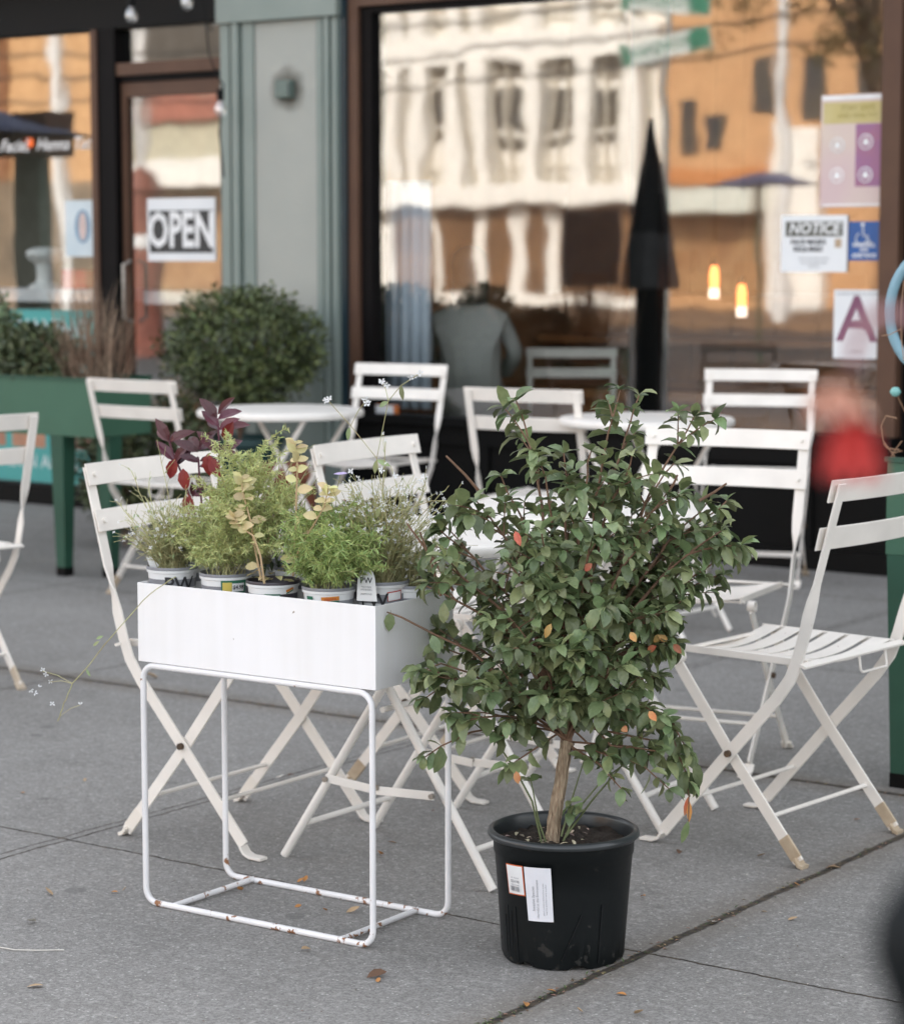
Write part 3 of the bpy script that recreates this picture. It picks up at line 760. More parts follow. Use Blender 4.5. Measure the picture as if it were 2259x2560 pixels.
t5, c5 = nursery_pot(lx(763, 0.02), 0.02, 0.655, 'lettered pot with a white plant tag and a cloud of tiny white flowers', r=0.051)
tp5 = [PT(*q, 3.5) for q in ((742, 960), (716, 1000), (800, 960), (880, 985), (905, 990), (850, 960), (830, 1030), (770, 880), (700, 960), (760, 1000), (790, 1040), (870, 1020), (812, 1000), (720, 1040), (690, 1010))]
wisp_plant(t5, c5, tp5, 170, 0.045, 0.19, fl=1.4)
st = MB(); fm = MB(); lf = MB()
for pts in (((775, 1060), (765, 1000), (752, 915)), ((752, 915), (765, 850), (775, 800)), ((775, 800), (770, 778), (762, 762)), ((775, 800), (800, 770), (838, 745)), ((752, 915), (700, 850), (655, 800)), ((700, 850), (715, 820), (730, 800)), ((775, 1060), (800, 1000), (780, 930)), ((800, 1020), (860, 1000), (912, 1000)), ((830, 1010), (850, 975), (845, 955))):
    st.tube([PT(u, v, 3.5) for u, v in pts], 0.0008, 4)
for u, v in ((762, 760), (768, 768), (838, 745), (822, 752), (655, 798), (648, 803), (728, 800), (735, 804), (700, 940), (716, 958), (760, 940), (790, 950), (745, 985), (800, 975), (905, 1000), (915, 995), (890, 1010), (845, 955), (838, 962), (860, 1030)):
    for k in range(2): flower(fm, PT(u, v, 3.5) + rv(0.003), 0.0075)
for u, v, dx, dz in ((752, 918, -0.3, -1), (752, 918, 1, -0.3), (775, 802, -1, -0.35), (698, 852, -0.3, -1), (800, 768, 0.1, -1), (760, 1010, -0.5, -0.8), (742, 1060, 0.2, -1), (735, 1120, 0.1, -1)):
    lf.leaf(PT(u, v, 3.5), (dx, 0, dz), (0.4, -1, 0.3), 0.030, 0.010, 0.4, 0.2)
st.build('tall_stems', stem_m, t5); fm.build('tall_flowers', petal, t5); lf.build('tall_leaves', wisp_m, t5)
m = MB(); on_cyl(m, 'PW', c5, 0.0495, VIEW - 0.28, c5.z + 0.0830, 0.036, taper=0.1, bold=0.0006); m.build('lettering', ink, t5)
m = MB(); on_cyl(m, (0.030, 0.018), c5, 0.0499, VIEW + 0.55, c5.z + 0.0920, taper=0.1, tilt=0.1); m.build('red_label', ink_r, t5)
m = MB(); on_cyl(m, (0.027, 0.015), c5, 0.0502, VIEW + 0.55, c5.z + 0.0915, taper=0.1, tilt=0.1); m.build('label_panel', pot_white, t5)
# plant tag
tg = PT(731, 1168, 3.475); tax = Vector((0.95, 0.30, 0)).normalized(); tup = Vector((-0.04, 0.05, 1)).normalized()
m = MB(); outl = [(-0.019, -0.03), (0.021, -0.03), (0.017, 0.012)] + [(0.016 * math.cos(R(a)), 0.012 + 0.020 * math.sin(R(a))) for a in range(15, 180, 15)] + [(-0.017, 0.012)]
nn = tax.cross(tup); n_ = len(outl)
m.add([tg + tax * x + tup * y for x, y in outl] + [tg + tax * x + tup * y - nn * 0.0008 for x, y in outl], [tuple(range(n_)), tuple(reversed(range(n_, 2 * n_)))] + [(i, i + n_, (i + 1) % n_ + n_, (i + 1) % n_) for i in range(n_)])
tgo = m.build('plant_tag', pot_white, t5)
m = MB(); text_on(m, 'PW', 0.0155, tg + nn * 0.0006 + tup * 0.008, tax, tup, bold=0.0002); m.build('lettering', ink, tgo)
m = MB(); text_on(m, 'PROVEN', 0.0052, tg + nn * 0.0006 - tup * 0.004, tax, tup); text_on(m, 'WINNERS', 0.0052, tg + nn * 0.0006 - tup * 0.009, tax, tup); text_on(m, 'DIAMOND', 0.0048, tg + nn * 0.0006 - tup * 0.017, tax, tup); m.build('small_lettering', grey_t, tgo)

# back row
t6, c6 = nursery_pot(lx(428, 0.055) , 0.055, 0.668, 'plain white pot with upright dark burgundy leaves, behind the tall fern in the planter')
purple = mat('burgundy_leaf', (0.115, 0.028, 0.042), 0.35, (0.070, 0.014, 0.020), 15, 0.8, island=0.4, hue=0.02, trans=0.15)
redleaf = mat('red_leaf_underside', (0.26, 0.025, 0.012), 0.45, (0.16, 0.012, 0.02), 25, 0.8, island=0.3, trans=0.3)
st = MB(); lf = MB(); lr = MB()
Yb = 3.60
for pts, tiers in ((((398, 1060), (385, 1010), (365, 950), (345, 905), (338, 880)), ((338, 878, 1), (350, 925, 1), (385, 990, 0.5))),
                   (((408, 1060), (402, 1000), (398, 950), (396, 915)), ((396, 900, 1), (398, 925, 0.8), (400, 975, 0.4))),
                   (((432, 1060), (436, 980), (438, 900), (436, 850), (433, 835)), ((434, 832, 1), (437, 855, 1), (438, 905, 1.1)))):
    st.tube([PT(u, v, Yb) for u, v in pts], 0.0022, 6)
    for (u, v, s_) in tiers:
        a0 = rnd.uniform(0, 3)
        for k in range(4):
            a = a0 + k * 1.57; d = Vector((math.cos(a), math.sin(a) * 0.5, rnd.uniform(0.15, 1.1)))
            lf.leaf(PT(u, v + rnd.uniform(-6, 6), Yb), d, (0.5, -0.8, 0.7), rnd.uniform(0.048, 0.066) * s_, 0.022 * s_, rnd.uniform(0.2, 0.9), 0.35)
for u, v, dx, dz in ((350, 915, -0.25, -0.9), (365, 935, 0.3, -1), (415, 905, 0.2, -1), (420, 915, 0.6, -0.7), (448, 880, 0.5, 0.7), (375, 985, 0.2, -1), (425, 975, 0.4, -0.8)):
    lr.leaf(PT(u, v, Yb - 0.02), (dx, -0.2, dz), (0.5, -1, 0.2), 0.046, 0.026, 0.4, 0.3)
st.build('stems', mat('burgundy_stem', (0.10, 0.02, 0.04), 0.5), t6, smooth=50); lf.build('leaves', purple, t6); lr.build('red_leaves', redleaf, t6)

t7, c7 = nursery_pot(lx(600, 0.058), 0.058, 0.660, 'white pot of orange marigolds and dark leaves at the back of the planter')
st = MB(); lf = MB(); fl_ = MB(); lav = MB(); Yb = 3.60
for u, v in ((634, 1000), (657, 1006), (695, 1003), (708, 1010), (744, 997), (752, 1003), (735, 1018), (705, 1020), (765, 1010), (640, 1004), (748, 990), (690, 1000)):
    e = PT(u, v, Yb); b = Vector((c7.x, c7.y, c7.z + 0.105)) + rv(0.015); st.tube(bez(b, b.lerp(e, 0.5) + Vector((0, 0, 0.02)), e, 6), 0.001, 4)
    for k in range(14):
        a = k * 2.4; fl_.leaf(e, (math.cos(a), math.sin(a), 0.25 + 0.04 * k), (0, 0, 1), 0.0085, 0.0045, 0.4, 0.1, (0, 0.6, 1), (0, 1, 0))
b = Vector((c7.x, c7.y, c7.z + 0.105))
for k in range(260):
    e = b + Vector((rnd.gauss(0.02, 0.045), rnd.gauss(0, 0.035), rnd.uniform(0.0, 0.125)))
    lf.leaf(e, rv(1), (0, 0, 1), rnd.uniform(0.018, 0.034), 0.008, 0.5, 0.2)
for k in range(30):
    e = b + Vector((rnd.gauss(0.02, 0.045), rnd.gauss(0, 0.03), rnd.uniform(0.05, 0.15))); st.tube([b, b.lerp(e, 0.5) + rv(0.01), e], 0.0009, 3)
st.build('stems', stem_m, t7); lf.build('foliage', mat('marigold_leaf', (0.10, 0.14, 0.06), 0.6, (0.06, 0.08, 0.04), 20, island=0.4, trans=0.15), t7)
fl_.build('orange_flowers', mat('marigold_orange', (0.42, 0.17, 0.03), 0.6, (0.22, 0.06, 0.02), 60, island=0.35), t7)
e = PT(680, 947, 3.56); st2 = MB(); st2.tube([PT(668, 1040, 3.58), PT(672, 980, 3.57), e], 0.0009, 4); st2.build('flower_stem', stem_m, t7)
for k in range(5):
    a = k * 1.256 + 0.4; lav.leaf(e, (math.cos(a), math.sin(a) * 0.8, 0.25 + 0.1 * math.sin(a)), (0, -0.3, 1), 0.014, 0.011, 0.2, 0.1)
lav.build('lavender_flower', mat('lavender_petal', (0.60, 0.50, 0.78), 0.6, trans=0.25), t7)

t8, c8 = nursery_pot(lx(520, 0.056), 0.056, 0.662, 'white pot of reddish twiggy growth behind the pale yellow plant, in the planter')
wisp_plant(t8, c8, [PT(*q, 3.6) for q in ((592, 905), (604, 900), (580, 925), (616, 930), (560, 900), (630, 960))], 60, 0.03, 0.16, fl=0.0)
t9, c9 = nursery_pot(0.12, 0.066, 0.652, 'white pot half hidden behind the flower cloud, at the right back of the planter')
wisp_plant(t9, c9, [PT(*q, 3.6) for q in ((690, 1040), (770, 1030), (720, 1000), (650, 1050))], 170, 0.045, 0.15, fl=0.35)
t10, c10 = nursery_pot(0.228, 0.068, 0.645, 'grey-rimmed white pot with drooping wiry stems at the right back corner of the planter')
wisp_plant(t10, c10, [PT(*q, 3.58) for q in ((850, 1090), (870, 1120), (800, 1050), (880, 1080))], 70, 0.04, 0.11, fl=0.6)
t11, c11 = nursery_pot(lx(390, 0.02) , 0.015, 0.662, 'plain white pot wedged between the lettered pot and the fern pot in the planter')
wisp_plant(t11, c11, [PT(*q, 3.52) for q in ((385, 1060), (420, 1050), (350, 1040), (405, 1020))], 70, 0.03, 0.09, fl=0.1)

# ================================================================= SHRUB IN BLACK POT
BP = Vector((-2.322, 3.590, 0)); D0 = (BP + Vector((0, 0, 0.3)) - Vector((0, 0, CAM_H))).dot(FW)
t = thing('potted_shrub', 'large leafy green shrub with a single thick trunk in a black nursery pot', 'shrub', BP)
black_pl = painted('black_plastic', (0.003, 0.0045, 0.005), 0.07, 0.655, rust=(0.022, 0.021, 0.019), rough=0.42)
black_pl.node_tree.nodes['Principled BSDF'].inputs['Specular IOR Level'].default_value = 0.28
rr = random.Random(3)
POTH = 0.237
def potwob(a, r, z):
    k = 1.0 + 0.006 * math.sin(3 * a + 1) + 0.004 * math.sin(5 * a)
    if z < 0.10:                           # faint dents and the notched bottom edge
        k += 0.010 * math.sin(9 * a) * (0.10 - z) / 0.10
    zz = z
    if z < 0.004 and r > 0.10:
        zz = z + 0.010 * max(0, math.sin(7 * a + 0.5)) ** 4
    return r * k, zz
m = MB(); m.lathe([(0, 0.006), (0.100, 0.006), (0.106, 0.001), (0.110, 0.002), (0.1125, 0.010), (0.1155, 0.06), (0.121, 0.14), (0.1255, 0.195), (0.1275, 0.197), (0.1285, 0.222), (0.1300, 0.226), (0.1300, 0.232)], BP, 96, potwob)
pot = m.build('pot', black_pl, t, smooth=50)
m = MB(); m.lathe([(0.1295, 0.224), (0.1355, 0.223), (0.1385, 0.2265), (0.1385, 0.2315), (0.136, 0.2355), (0.131, 0.2375), (0.1275, 0.236), (0.1255, 0.230), (0.1235, 0.205), (0.1225, 0.19)], BP, 96)
m.build('rim', mat('pot_rim_black', (0.016, 0.019, 0.020), 0.30, (0.03, 0.033, 0.035), 6), t, smooth=60)
m = MB(); 
for _ in range(1):
    prof = 14
    b0 = len(m.v); seg = 64
    for i in range(seg):
        a = 2 * math.pi * i / seg
        for k in range(prof):
            r_ = 0.1245 * k / (prof - 1); p = Vector((r_ * math.cos(a), r_ * math.sin(a), 0))
            m.v.append(BP + p + Vector((0, 0, 0.210 + 0.010 * mnoise.noise(p * 60) + 0.007 * mnoise.noise(p * 160) + (0.008 if k == 0 else 0))))
    for i in range(seg):
        i2 = (i + 1) % seg
        for k in range(prof - 1): m.f.append((b0 + i * prof + k, b0 + i2 * prof + k, b0 + i2 * prof + k + 1, b0 + i * prof + k + 1))
m.build('soil', soil_m, t, smooth=80)
m = MB()
for i in range(26):
    a = rr.uniform(0, 6.28); q = rr.uniform(0.03, 0.115); p = BP + Vector((q * math.cos(a), q * math.sin(a), 0.217))
    m.leaf(p, (rr.uniform(-1, 1), rr.uniform(-1, 1), 0.15), (0, 0, 1), rr.uniform(0.007, 0.018), rr.uniform(0.004, 0.010), 0.6, 0.3)
m.build('soil_litter', mat('litter_pale', (0.42, 0.28, 0.16), 0.7, (0.5, 0.45, 0.4), 300, 1.0, island=0.6, hue=0.06), t)
# labels on the pot
PV = math.atan2(-BP.y, -BP.x)
def plab(mb, what, du, z, **kw): on_cyl(mb, what, BP, 0.1268, PV + du, z, taper=0.10, **kw)
zc = 0.150
m = MB(); plab(m, (0.041, 0.056), -0.745, zc + 0.012, tilt=0.05); l1 = m.build('price_label', mat('label_orange', (0.62, 0.12, 0.03), 0.5), t)
m = MB(); on_cyl(m, (0.0375, 0.052), BP, 0.1272, PV - 0.745, zc + 0.012, taper=0.1, tilt=0.05); m.build('label_face', ink_w, l1)
m = MB()
for s_, sz, dz in (('EUONYMUS', 0.0062, 0.0205), ('Compactus', 0.0060, 0.0135), ('DWARF BURNING', 0.0038, 0.008), ('#3  PLANT', 0.0042, 0.0035), ('$24.98', 0.0075, -0.003), ('1 800 514 482', 0.0036, -0.009)):
    on_cyl(m, s_, BP, 0.1276, PV - 0.745, zc + 0.012 + dz, sz, taper=0.1, tilt=0.0)
for i in range(18):
    on_cyl(m, (rr.choice((0.0004, 0.0007, 0.0010)), 0.009), BP, 0.1276, PV - 0.745 + (i - 9) * 0.0095, zc - 0.004, taper=0.1)
m.build('lettering', grey_t, l1)
m = MB(); plab(m, (0.050, 0.100), -0.350, zc - 0.008, tilt=0.04); l2 = m.build('white_label', mat('label_white', (0.74, 0.74, 0.78), 0.5), t)
m = MB()
for s_, sz, dx in (('Invasive Species', 0.0072, -0.010), ('Harmful to the Environment', 0.0062, -0.002), ('plant in a contained bed away from streams', 0.0034, 0.009), ('keep from spreading to nearby woodland', 0.0034, 0.014)):
    on_cyl(m, s_, BP, 0.1274, PV - 0.350 + dx / 0.127, zc - 0.008 - 0.008, sz, taper=0.1, tilt=R(91))
m.build('lettering', grey_t, l2)
# streaks of dried water: thin raised runs
m = MB()
for (a, z0, z1, s_) in ((-0.98, 0.11, 0.012, 0), (-0.90, 0.10, 0.03, 0), (-0.80, 0.11, 0.01, 0.02), (0.62, 0.12, 0.012, -0.03), (0.28, 0.105, 0.02, -0.30), (-1.06, 0.09, 0.02, 0.0)):
    pth = []
    for k in range(8):
        z = z0 + (z1 - z0) * k / 7; aa = PV + a + s_ * k / 7; r_ = 0.1125 + (z / 0.195) * 0.0135 + 0.0006; pth.append(BP + Vector((r_ * math.cos(aa), r_ * math.sin(aa), z)))
    m.tube(pth, 0.0010, 4)
m.build('drip_marks', mat('drip_black', (0.006, 0.007, 0.008), 0.3), t)


def bp(u, v, off=0.0): return gd(u, v, D0 + off)


bark = mat('trunk_bark', (0.50, 0.38, 0.26), 0.85, (0.20, 0.13, 0.08), 70, 0.6, 1.0, 90)
bark2 = mat('branch_bark', (0.22, 0.12, 0.07), 0.75, (0.12, 0.07, 0.045), 60, 0.8, 0.4, 120)
greenst = mat('green_shoot', (0.11, 0.13, 0.05), 0.6)
tk = MB(); tpth = [bp(1100, 1700), bp(1103, 1660), bp(1112, 1600), bp(1120, 1550), bp(1128, 1500), bp(1133, 1480)]
tp2 = []
for a_, b_ in zip(tpth, tpth[1:]): tp2 += [a_.lerp(b_, k / 3) + rv(0.0008) for k in range(3)]
tp2.append(tpth[-1]); rads = [0.0148, 0.0136, 0.0128] + [0.0122 - 0.00012 * i for i in range(len(tp2) - 5)] + [0.0125, 0.0135]
b0 = len(tk.v); tk.tube(tp2, rads, 20)
for i in range(b0, len(tk.v)):
    j = (i - b0) % 20; ctr = tp2[(i - b0) // 20]; tk.v[i] = ctr + (tk.v[i] - ctr) * (1 + (0.06 if j % 2 else -0.05) + rnd.uniform(-0.03, 0.03))
bn = bark.node_tree.nodes; bl = bark.node_tree.links; bmp = bn.new('ShaderNodeMapping'); bmp.inputs['Scale'].default_value = (1.0, 1.0, 0.12)
btc = [q for q in bn if q.bl_idname == 'ShaderNodeTexCoord'][0]; bl.new(btc.outputs['Object'], bmp.inputs[0])
for q in bn:
    if q.bl_idname == 'ShaderNodeTexNoise': bl.new(bmp.outputs[0], q.inputs['Vector']); q.inputs['Scale'].default_value = 260
tk.build('trunk', bark, t, smooth=35)
FK = tpth[-1]
br = MB(); leaves = MB(); autumn = MB(); sh = MB()
LV = []


def put_leaf(p, d, s=1.0, mb=None):
    Ln = rr.choice((rr.uniform(0.024, 0.036), rr.uniform(0.034, 0.050), rr.uniform(0.036, 0.056))) * s
    up_ = Vector((0, 0, 1)) + Vector((rr.uniform(-.5, .5), rr.uniform(-.5, .5), 0))
    (mb or leaves).leaf(p, d, up_, Ln, Ln * rr.uniform(0.50, 0.60), rr.uniform(0.3, 1.5), rr.uniform(0.10, 0.55), (0.0, 0.1, 0.35, 0.65, 0.86, 1.0), (0, 0.40, 0.97, 0.88, 0.42, 0))


def leafy(path, t0, step=0.021, s=1.0, thin=1.0):
    L = 0; last = 0; ph = rr.uniform(0, 3.14); tot = sum((path[i + 1] - path[i]).length for i in range(len(path) - 1))
    acc = 0; k = 0
    for i in range(len(path) - 1):
        seg = path[i + 1] - path[i]
        acc += seg.length; L += seg.length
        if L / tot < t0: acc = 0; continue
        while acc > step:
            acc -= step; k += 1
            if rr.random() > thin: continue
            ax = seg.normalized(); a = ph + k * 1.57 + rr.uniform(-0.3, 0.3); u1 = ax.orthogonal().normalized(); u2 = ax.cross(u1)
            for sg in (1, -1):
                d = (u1 * math.cos(a) + u2 * math.sin(a)) * sg + ax * rr.uniform(0.25, 0.8) + Vector((0, 0, -0.15))
                put_leaf(path[i + 1], d, s * (0.8 + 0.2 * rr.random()))
    ax = (path[-1] - path[-2]).normalized()
    for k in range(4):
        a = k * 1.57 + ph; u1 = ax.orthogonal().normalized(); u2 = ax.cross(u1)
        put_leaf(path[-1], u1 * math.cos(a) + u2 * math.sin(a) + ax * 0.9, s * 0.85)


def stem(p0, tip, ctrl_lift, r0, r1, t0=0.35, twigs=8, tw_len=(0.05, 0.13), s=1.0, mtl=br, leafon=True):
    mid = p0.lerp(tip, 0.45) + ctrl_lift; path = bez(p0, mid, tip, 18)
    path = [path[0]] + [q + Vector((mnoise.noise(q * 14), mnoise.noise(q * 14 + Vector((5, 5, 5))), 0)) * 0.010 for q in path[1:-1]] + [path[-1]]
    mtl.tube(path, [r0 + (r1 - r0) * i / 18 for i in range(19)], 6)
    if leafon: leafy(path, t0, s=s, thin=0.8)
    for k in range(twigs):
        i = rr.randint(int(18 * t0), 16); ax = (path[i + 1] - path[i]).normalized()
        out = Vector((path[i].x - BP.x, path[i].y - BP.y, 0)); out = out.normalized() if out.length > 0.02 else Vector((1, 0, 0))
        d = (ax * 0.7 + out * 0.4 + Vector((rr.uniform(-1, 1), rr.uniform(-1, 1), rr.uniform(-0.2, 0.7)))).normalized()
        e = path[i] + d * rr.uniform(*tw_len); q = bez(path[i], path[i].lerp(e, 0.5) + Vector((0, 0, 0.008)), e, 6)
        mtl.tube(q, [0.0018 - 0.001 * j / 6 for j in range(7)], 5); leafy(q, 0.15, 0.019, s)
    return path


TIPS = [(1238, 778, 0), (1275, 790, 0.05), (1030, 800, -0.03), (1385, 832, 0), (1345, 925, 0.1), (1330, 985, -0.1), (1410, 1005, 0.02), (1450, 1000, 0.1), (950, 1000, -0.05), (1000, 950, 0.08),
        (1125, 905, 0.1), (1180, 900, -0.12), (1262, 905, -0.1), (1080, 930, -0.1), (1440, 1060, -0.08), (1430, 1150, 0.05), (1455, 1110, 0.02), (880, 1060, 0.05), (860, 1110, -0.08), (850, 1170, 0.08), (1370, 1080, 0.16),
        (1360, 1200, -0.08), (1330, 1270, -0.05), (870, 1350, -0.1), (880, 1290, 0.12), (1310, 1350, 0.06), (1290, 1410, -0.08), (930, 1440, -0.1), (1080, 1060, -0.20), (1180, 1080, -0.22), (1270, 1100, -0.2), (1010, 1120, -0.2),
        (1100, 1180, -0.22), (1210, 1210, -0.22), (1290, 1230, -0.16), (980, 1240, -0.18), (1060, 1290, -0.2), (1150, 1310, -0.21), (1240, 1330, -0.18), (1000, 1370, -0.14), (1110, 1410, -0.16), (1200, 1420, -0.14),
        (1100, 1000, 0.16), (1200, 1000, 0.18), (1290, 1020, 0.2), (1010, 1060, 0.16), (930, 1180, 0.16), (1350, 1160, 0.18), (1140, 1150, 0.22), (1240, 1180, 0.22), (1060, 1230, 0.2), (1310, 1290, 0.16), (960, 1300, 0.14), (1180, 1300, 0.16)]
for (u, v, off) in TIPS:
    tip = bp(u, v, off); low = v > 1250
    p0 = FK + rv(0.004)
    if not low: p0 = bp(1133 + (u - 1133) * 0.12, 1400 + rr.uniform(-50, 20), off * 0.2)
    dist = (tip - p0).length; lift = Vector((-(tip.x - p0.x) * 0.22, -(tip.y - p0.y) * 0.22, 0.12 * dist))
    if low: lift = Vector((0, 0, 0.05))
    stem(p0, tip, lift, 0.0050 if not low else 0.0032, 0.0014, 0.38 if not low else 0.25, 5 if not low else 5, (0.04, 0.10))
# the few main limbs
for (u, v, off, r_) in ((1060, 1180, -0.10, 0.0085), (1200, 1200, -0.06, 0.0085), (1150, 1150, 0.08, 0.008), (1010, 1250, 0.04, 0.007), (1280, 1260, 0.05, 0.007)):
    stem(FK + rv(0.003), bp(u, v, off), Vector((0, 0, 0.03)), r_, 0.004, 2, 0, leafon=False)
# bare twigs that stick out of the crown on the left
for a_, b_ in (((960, 985), (890, 910)), ((905, 1180), (812, 1045)), ((880, 1190), (838, 1062)), ((1075, 960), (1050, 905)), ((1330, 985), (1352, 948)), ((1210, 1010), (1222, 935)), ((1395, 1000), (1450, 965))):
    br.tube([bp(*a_), bp((a_[0] + b_[0]) / 2 + 3, (a_[1] + b_[1]) / 2), bp(*b_)], [0.003, 0.0024, 0.0018], 6)
path = [bp(1010, 1360), bp(940, 1300), bp(870, 1268), bp(800, 1232), bp(772, 1222)]; br.tube(path, [0.003, 0.0026, 0.0022, 0.0018, 0.0012], 6)
for u, v, dx, dz in ((780, 1222, -0.1, -1), (865, 1300, -0.4, -1), (862, 1268, 0.4, -0.7), (885, 1245, 0.1, 1)):
    leaves.leaf(bp(u, v), (dx, -0.1, dz), (0.5, -1, 0.2), 0.038, 0.021, 0.3, 0.15)
# low arching side branches
for pts in (((1060, 1480), (1000, 1452), (940, 1462), (880, 1490), (848, 1512)), ((1010, 1400), (940, 1345), (880, 1325), (830, 1345)), ((1010, 1420), (940, 1385), (880, 1372), (852, 1392)),
            ((1200, 1480), (1260, 1470), (1310, 1480), (1350, 1505)), ((1240, 1440), (1300, 1420), (1340, 1440), (1372, 1500)), ((1180, 1330), (1250, 1300), (1300, 1290), (1340, 1288)), ((1200, 1450), (1280, 1425), (1345, 1480), (1375, 1560)), ((1180, 1500), (1220, 1490), (1265, 1495), (1330, 1520))):
    P = [bp(1134 + rr.uniform(-8, 8), rr.uniform(1385, 1475), 0.0)] + [bp(u, v, -0.04) for u, v in (pts[1:] if pts[0][1] > 1390 else pts)]; path = []
    for a_, b_ in zip(P, P[1:]): path += [a_.lerp(b_, k / 4) for k in range(4)]
    path.append(P[-1]); br.tube(path, [0.0026 - 0.0016 * i / len(path) for i in range(len(path))], 5); leafy(path, 0.3, 0.022, 1.0, 0.85)
for pts in (((1175, 1470), (1225, 1505), (1285, 1530), (1335, 1575)), ((1150, 1490), (1195, 1525), (1240, 1575)), ((1115, 1490), (1060, 1500), (1015, 1530)), ((1190, 1480), (1250, 1490), (1310, 1500)), ((1160, 1480), (1190, 1500), (1215, 1510)), ((1100, 1450), (1050, 1450), (1000, 1470)), ((1210, 1400), (1270, 1440), (1330, 1450))):
    P = [bp(1132 + rr.uniform(-5, 5), rr.uniform(1425, 1500), 0.0)] + [bp(u, v, -0.07 * k_ / 2) for k_, (u, v) in enumerate(pts) if k_]; path = []
    for a_, b_ in zip(P, P[1:]): path += [a_.lerp(b_, k / 4) for k in range(4)]
    path.append(P[-1]); br.tube(path, [0.0022 - 0.0012 * i / len(path) for i in range(len(path))], 5); leafy(path, 0.25, 0.022, 0.95, 0.9)
# shoots from the base
for pts in (((1082, 1688), (1062, 1600), (1030, 1540), (990, 1480), (930, 1430)), ((1092, 1690), (1075, 1640), (1060, 1560)), ((1128, 1672), (1180, 1600), (1240, 1530), (1320, 1485)), ((1124, 1680), (1150, 1620), (1200, 1560), (1240, 1530)), ((1120, 1670), (1140, 1600), (1165, 1520))):
    P = [bp(u, v, -0.02) for u, v in pts]; path = []
    for a_, b_ in zip(P, P[1:]): path += [a_.lerp(b_, k / 4) for k in range(4)]
    path.append(P[-1]); sh.tube(path, [0.0022 - 0.001 * i / len(path) for i in range(len(path))], 6)
    leafy(path, 0.7 if pts[-1][1] < 1500 else 0.9, 0.024, 0.9, 0.8)
for k in range(10): put_leaf(bp(1150 + rr.uniform(-14, 14), 1610 + rr.uniform(-14, 14), -0.03), (rr.uniform(-1, 1), -0.5, rr.uniform(-0.5, 0.5)), 0.7)
# hanging withered shoot on the right and its red leaves
P = [bp(1345, 1490, -0.04), bp(1368, 1540, -0.04), bp(1375, 1590, -0.04), bp(1374, 1640, -0.04)]; br.tube(P, 0.0012, 5)
for u, v, dx, dz in ((1374, 1590, -0.15, -1), (1376, 1600, 0.05, -1)): autumn.leaf(bp(u, v, -0.04), (dx, -0.1, dz), (0.6, -1, 0.1), 0.040, 0.010, 0.3, 0.3)
leaves.leaf(bp(1374, 1638, -0.04), (-0.3, 0, -1), (0.6, -1, 0.1), 0.052, 0.014, 0.3, 0.3); leaves.leaf(bp(1388, 1520, -0.04), (0.2, 0, -1), (0.6, -1, 0.1), 0.050, 0.020, 0.3, 0.3)
for u, v in ((1320, 1268), (1332, 1280), (1344, 1286), (1310, 1290), (1258, 1262), (1182, 1125), (1028, 1060), (1242, 1452), (1030, 1540), (1295, 1420), (1100, 1245)):
    autumn.leaf(bp(u, v, -0.22 if u < 1300 else -0.08), (rr.uniform(-1, 1), -0.3, rr.uniform(-1, 0.3)), (0.4, -1, 0.4), rr.uniform(0.016, 0.030), 0.013, 0.5, 0.2)
br.build('branches', bark2, t, smooth=60); sh.build('green_shoots', greenst, t, smooth=60)
leaf_m = mat('shrub_leaf', (0.215, 0.255, 0.120), 0.32, (0.130, 0.172, 0.076), 60, 0.7, island=0.50, hue=0.035, trans=0.20, bump=0.25, bscale=160)
leaves.build('crown', leaf_m, t, smooth=80)
autumn.build('autumn_leaves', mat('autumn_leaf', (0.62, 0.20, 0.08), 0.55, (0.55, 0.32, 0.14), 40, island=0.3, hue=0.03, trans=0.25), t)

# ================================================================= STOREFRONT (right shop)
teal = mat('teal_paint', (0.215, 0.250, 0.226), 0.5, (0.170, 0.212, 0.192), 4, 0.8, 0.1, 20)
greyp = mat('grey_render', (0.365, 0.365, 0.33), 0.8, (0.31, 0.32, 0.29), 3, 0.8, 0.25, 60)
blackp = mat('black_paint', (0.004, 0.0045, 0.005), 0.5, (0.007, 0.0065, 0.006), 3, 0.8, spec=0.10)
brown = mat('brown_frame', (0.110, 0.060, 0.038), 0.5, (0.080, 0.043, 0.030), 6, 0.8, spec=0.2)
darkb = mat('dark_frame', (0.006, 0.005, 0.005), 0.6, spec=0.10)
brick_up = mat('upper_wall', (0.20, 0.22, 0.21), 0.8, (0.16, 0.18, 0.17), 1.5)
YW = 8.75
sb = thing('shop_building', 'green and grey painted shop front with a large brown framed window and black base', 'building', (-4, YW, 0))
m = MB(); m.box(-7.56, 8.0, YW + 0.02, 14.0, 3.02, 7.6); m.box(-3.0, 8.0, YW + 0.02, 14.0, 0, 3.018)
m.build('wall', brick_up, sb)
m = MB(); m.box(-7.56, 8.0, YW - 0.03, YW + 0.016, 2.50, 3.0); m.box(-7.6, 8.0, YW - 0.08, YW - 0.032, 2.86, 2.98); m.build('fascia', teal, sb)
m = MB()
XL, XRp = -7.56, -6.86
m.box(XL, XRp, YW - 0.055, YW + 0.3, 0.0, 2.498)
for (x0, x1, dd) in ((XL, XL + 0.055, 0.020), (XL + 0.075, XL + 0.115, 0.028), (XL + 0.135, XL + 0.20, 0.016), (XRp - 0.125, XRp - 0.09, 0.014), (XRp - 0.072, XRp - 0.045, 0.026), (XRp - 0.03, XRp - 0.005, 0.018)):
    m.box(x0, x1, YW - 0.055 - dd, YW - 0.0552, 0.32, 2.36)
m.box(XL - 0.01, XRp + 0.01, YW - 0.09, YW - 0.0553, 0.0, 0.318); m.box(XL - 0.01, XRp + 0.01, YW - 0.095, YW - 0.0553, 2.362, 2.497)
pil = m.build('pilaster', teal, sb)
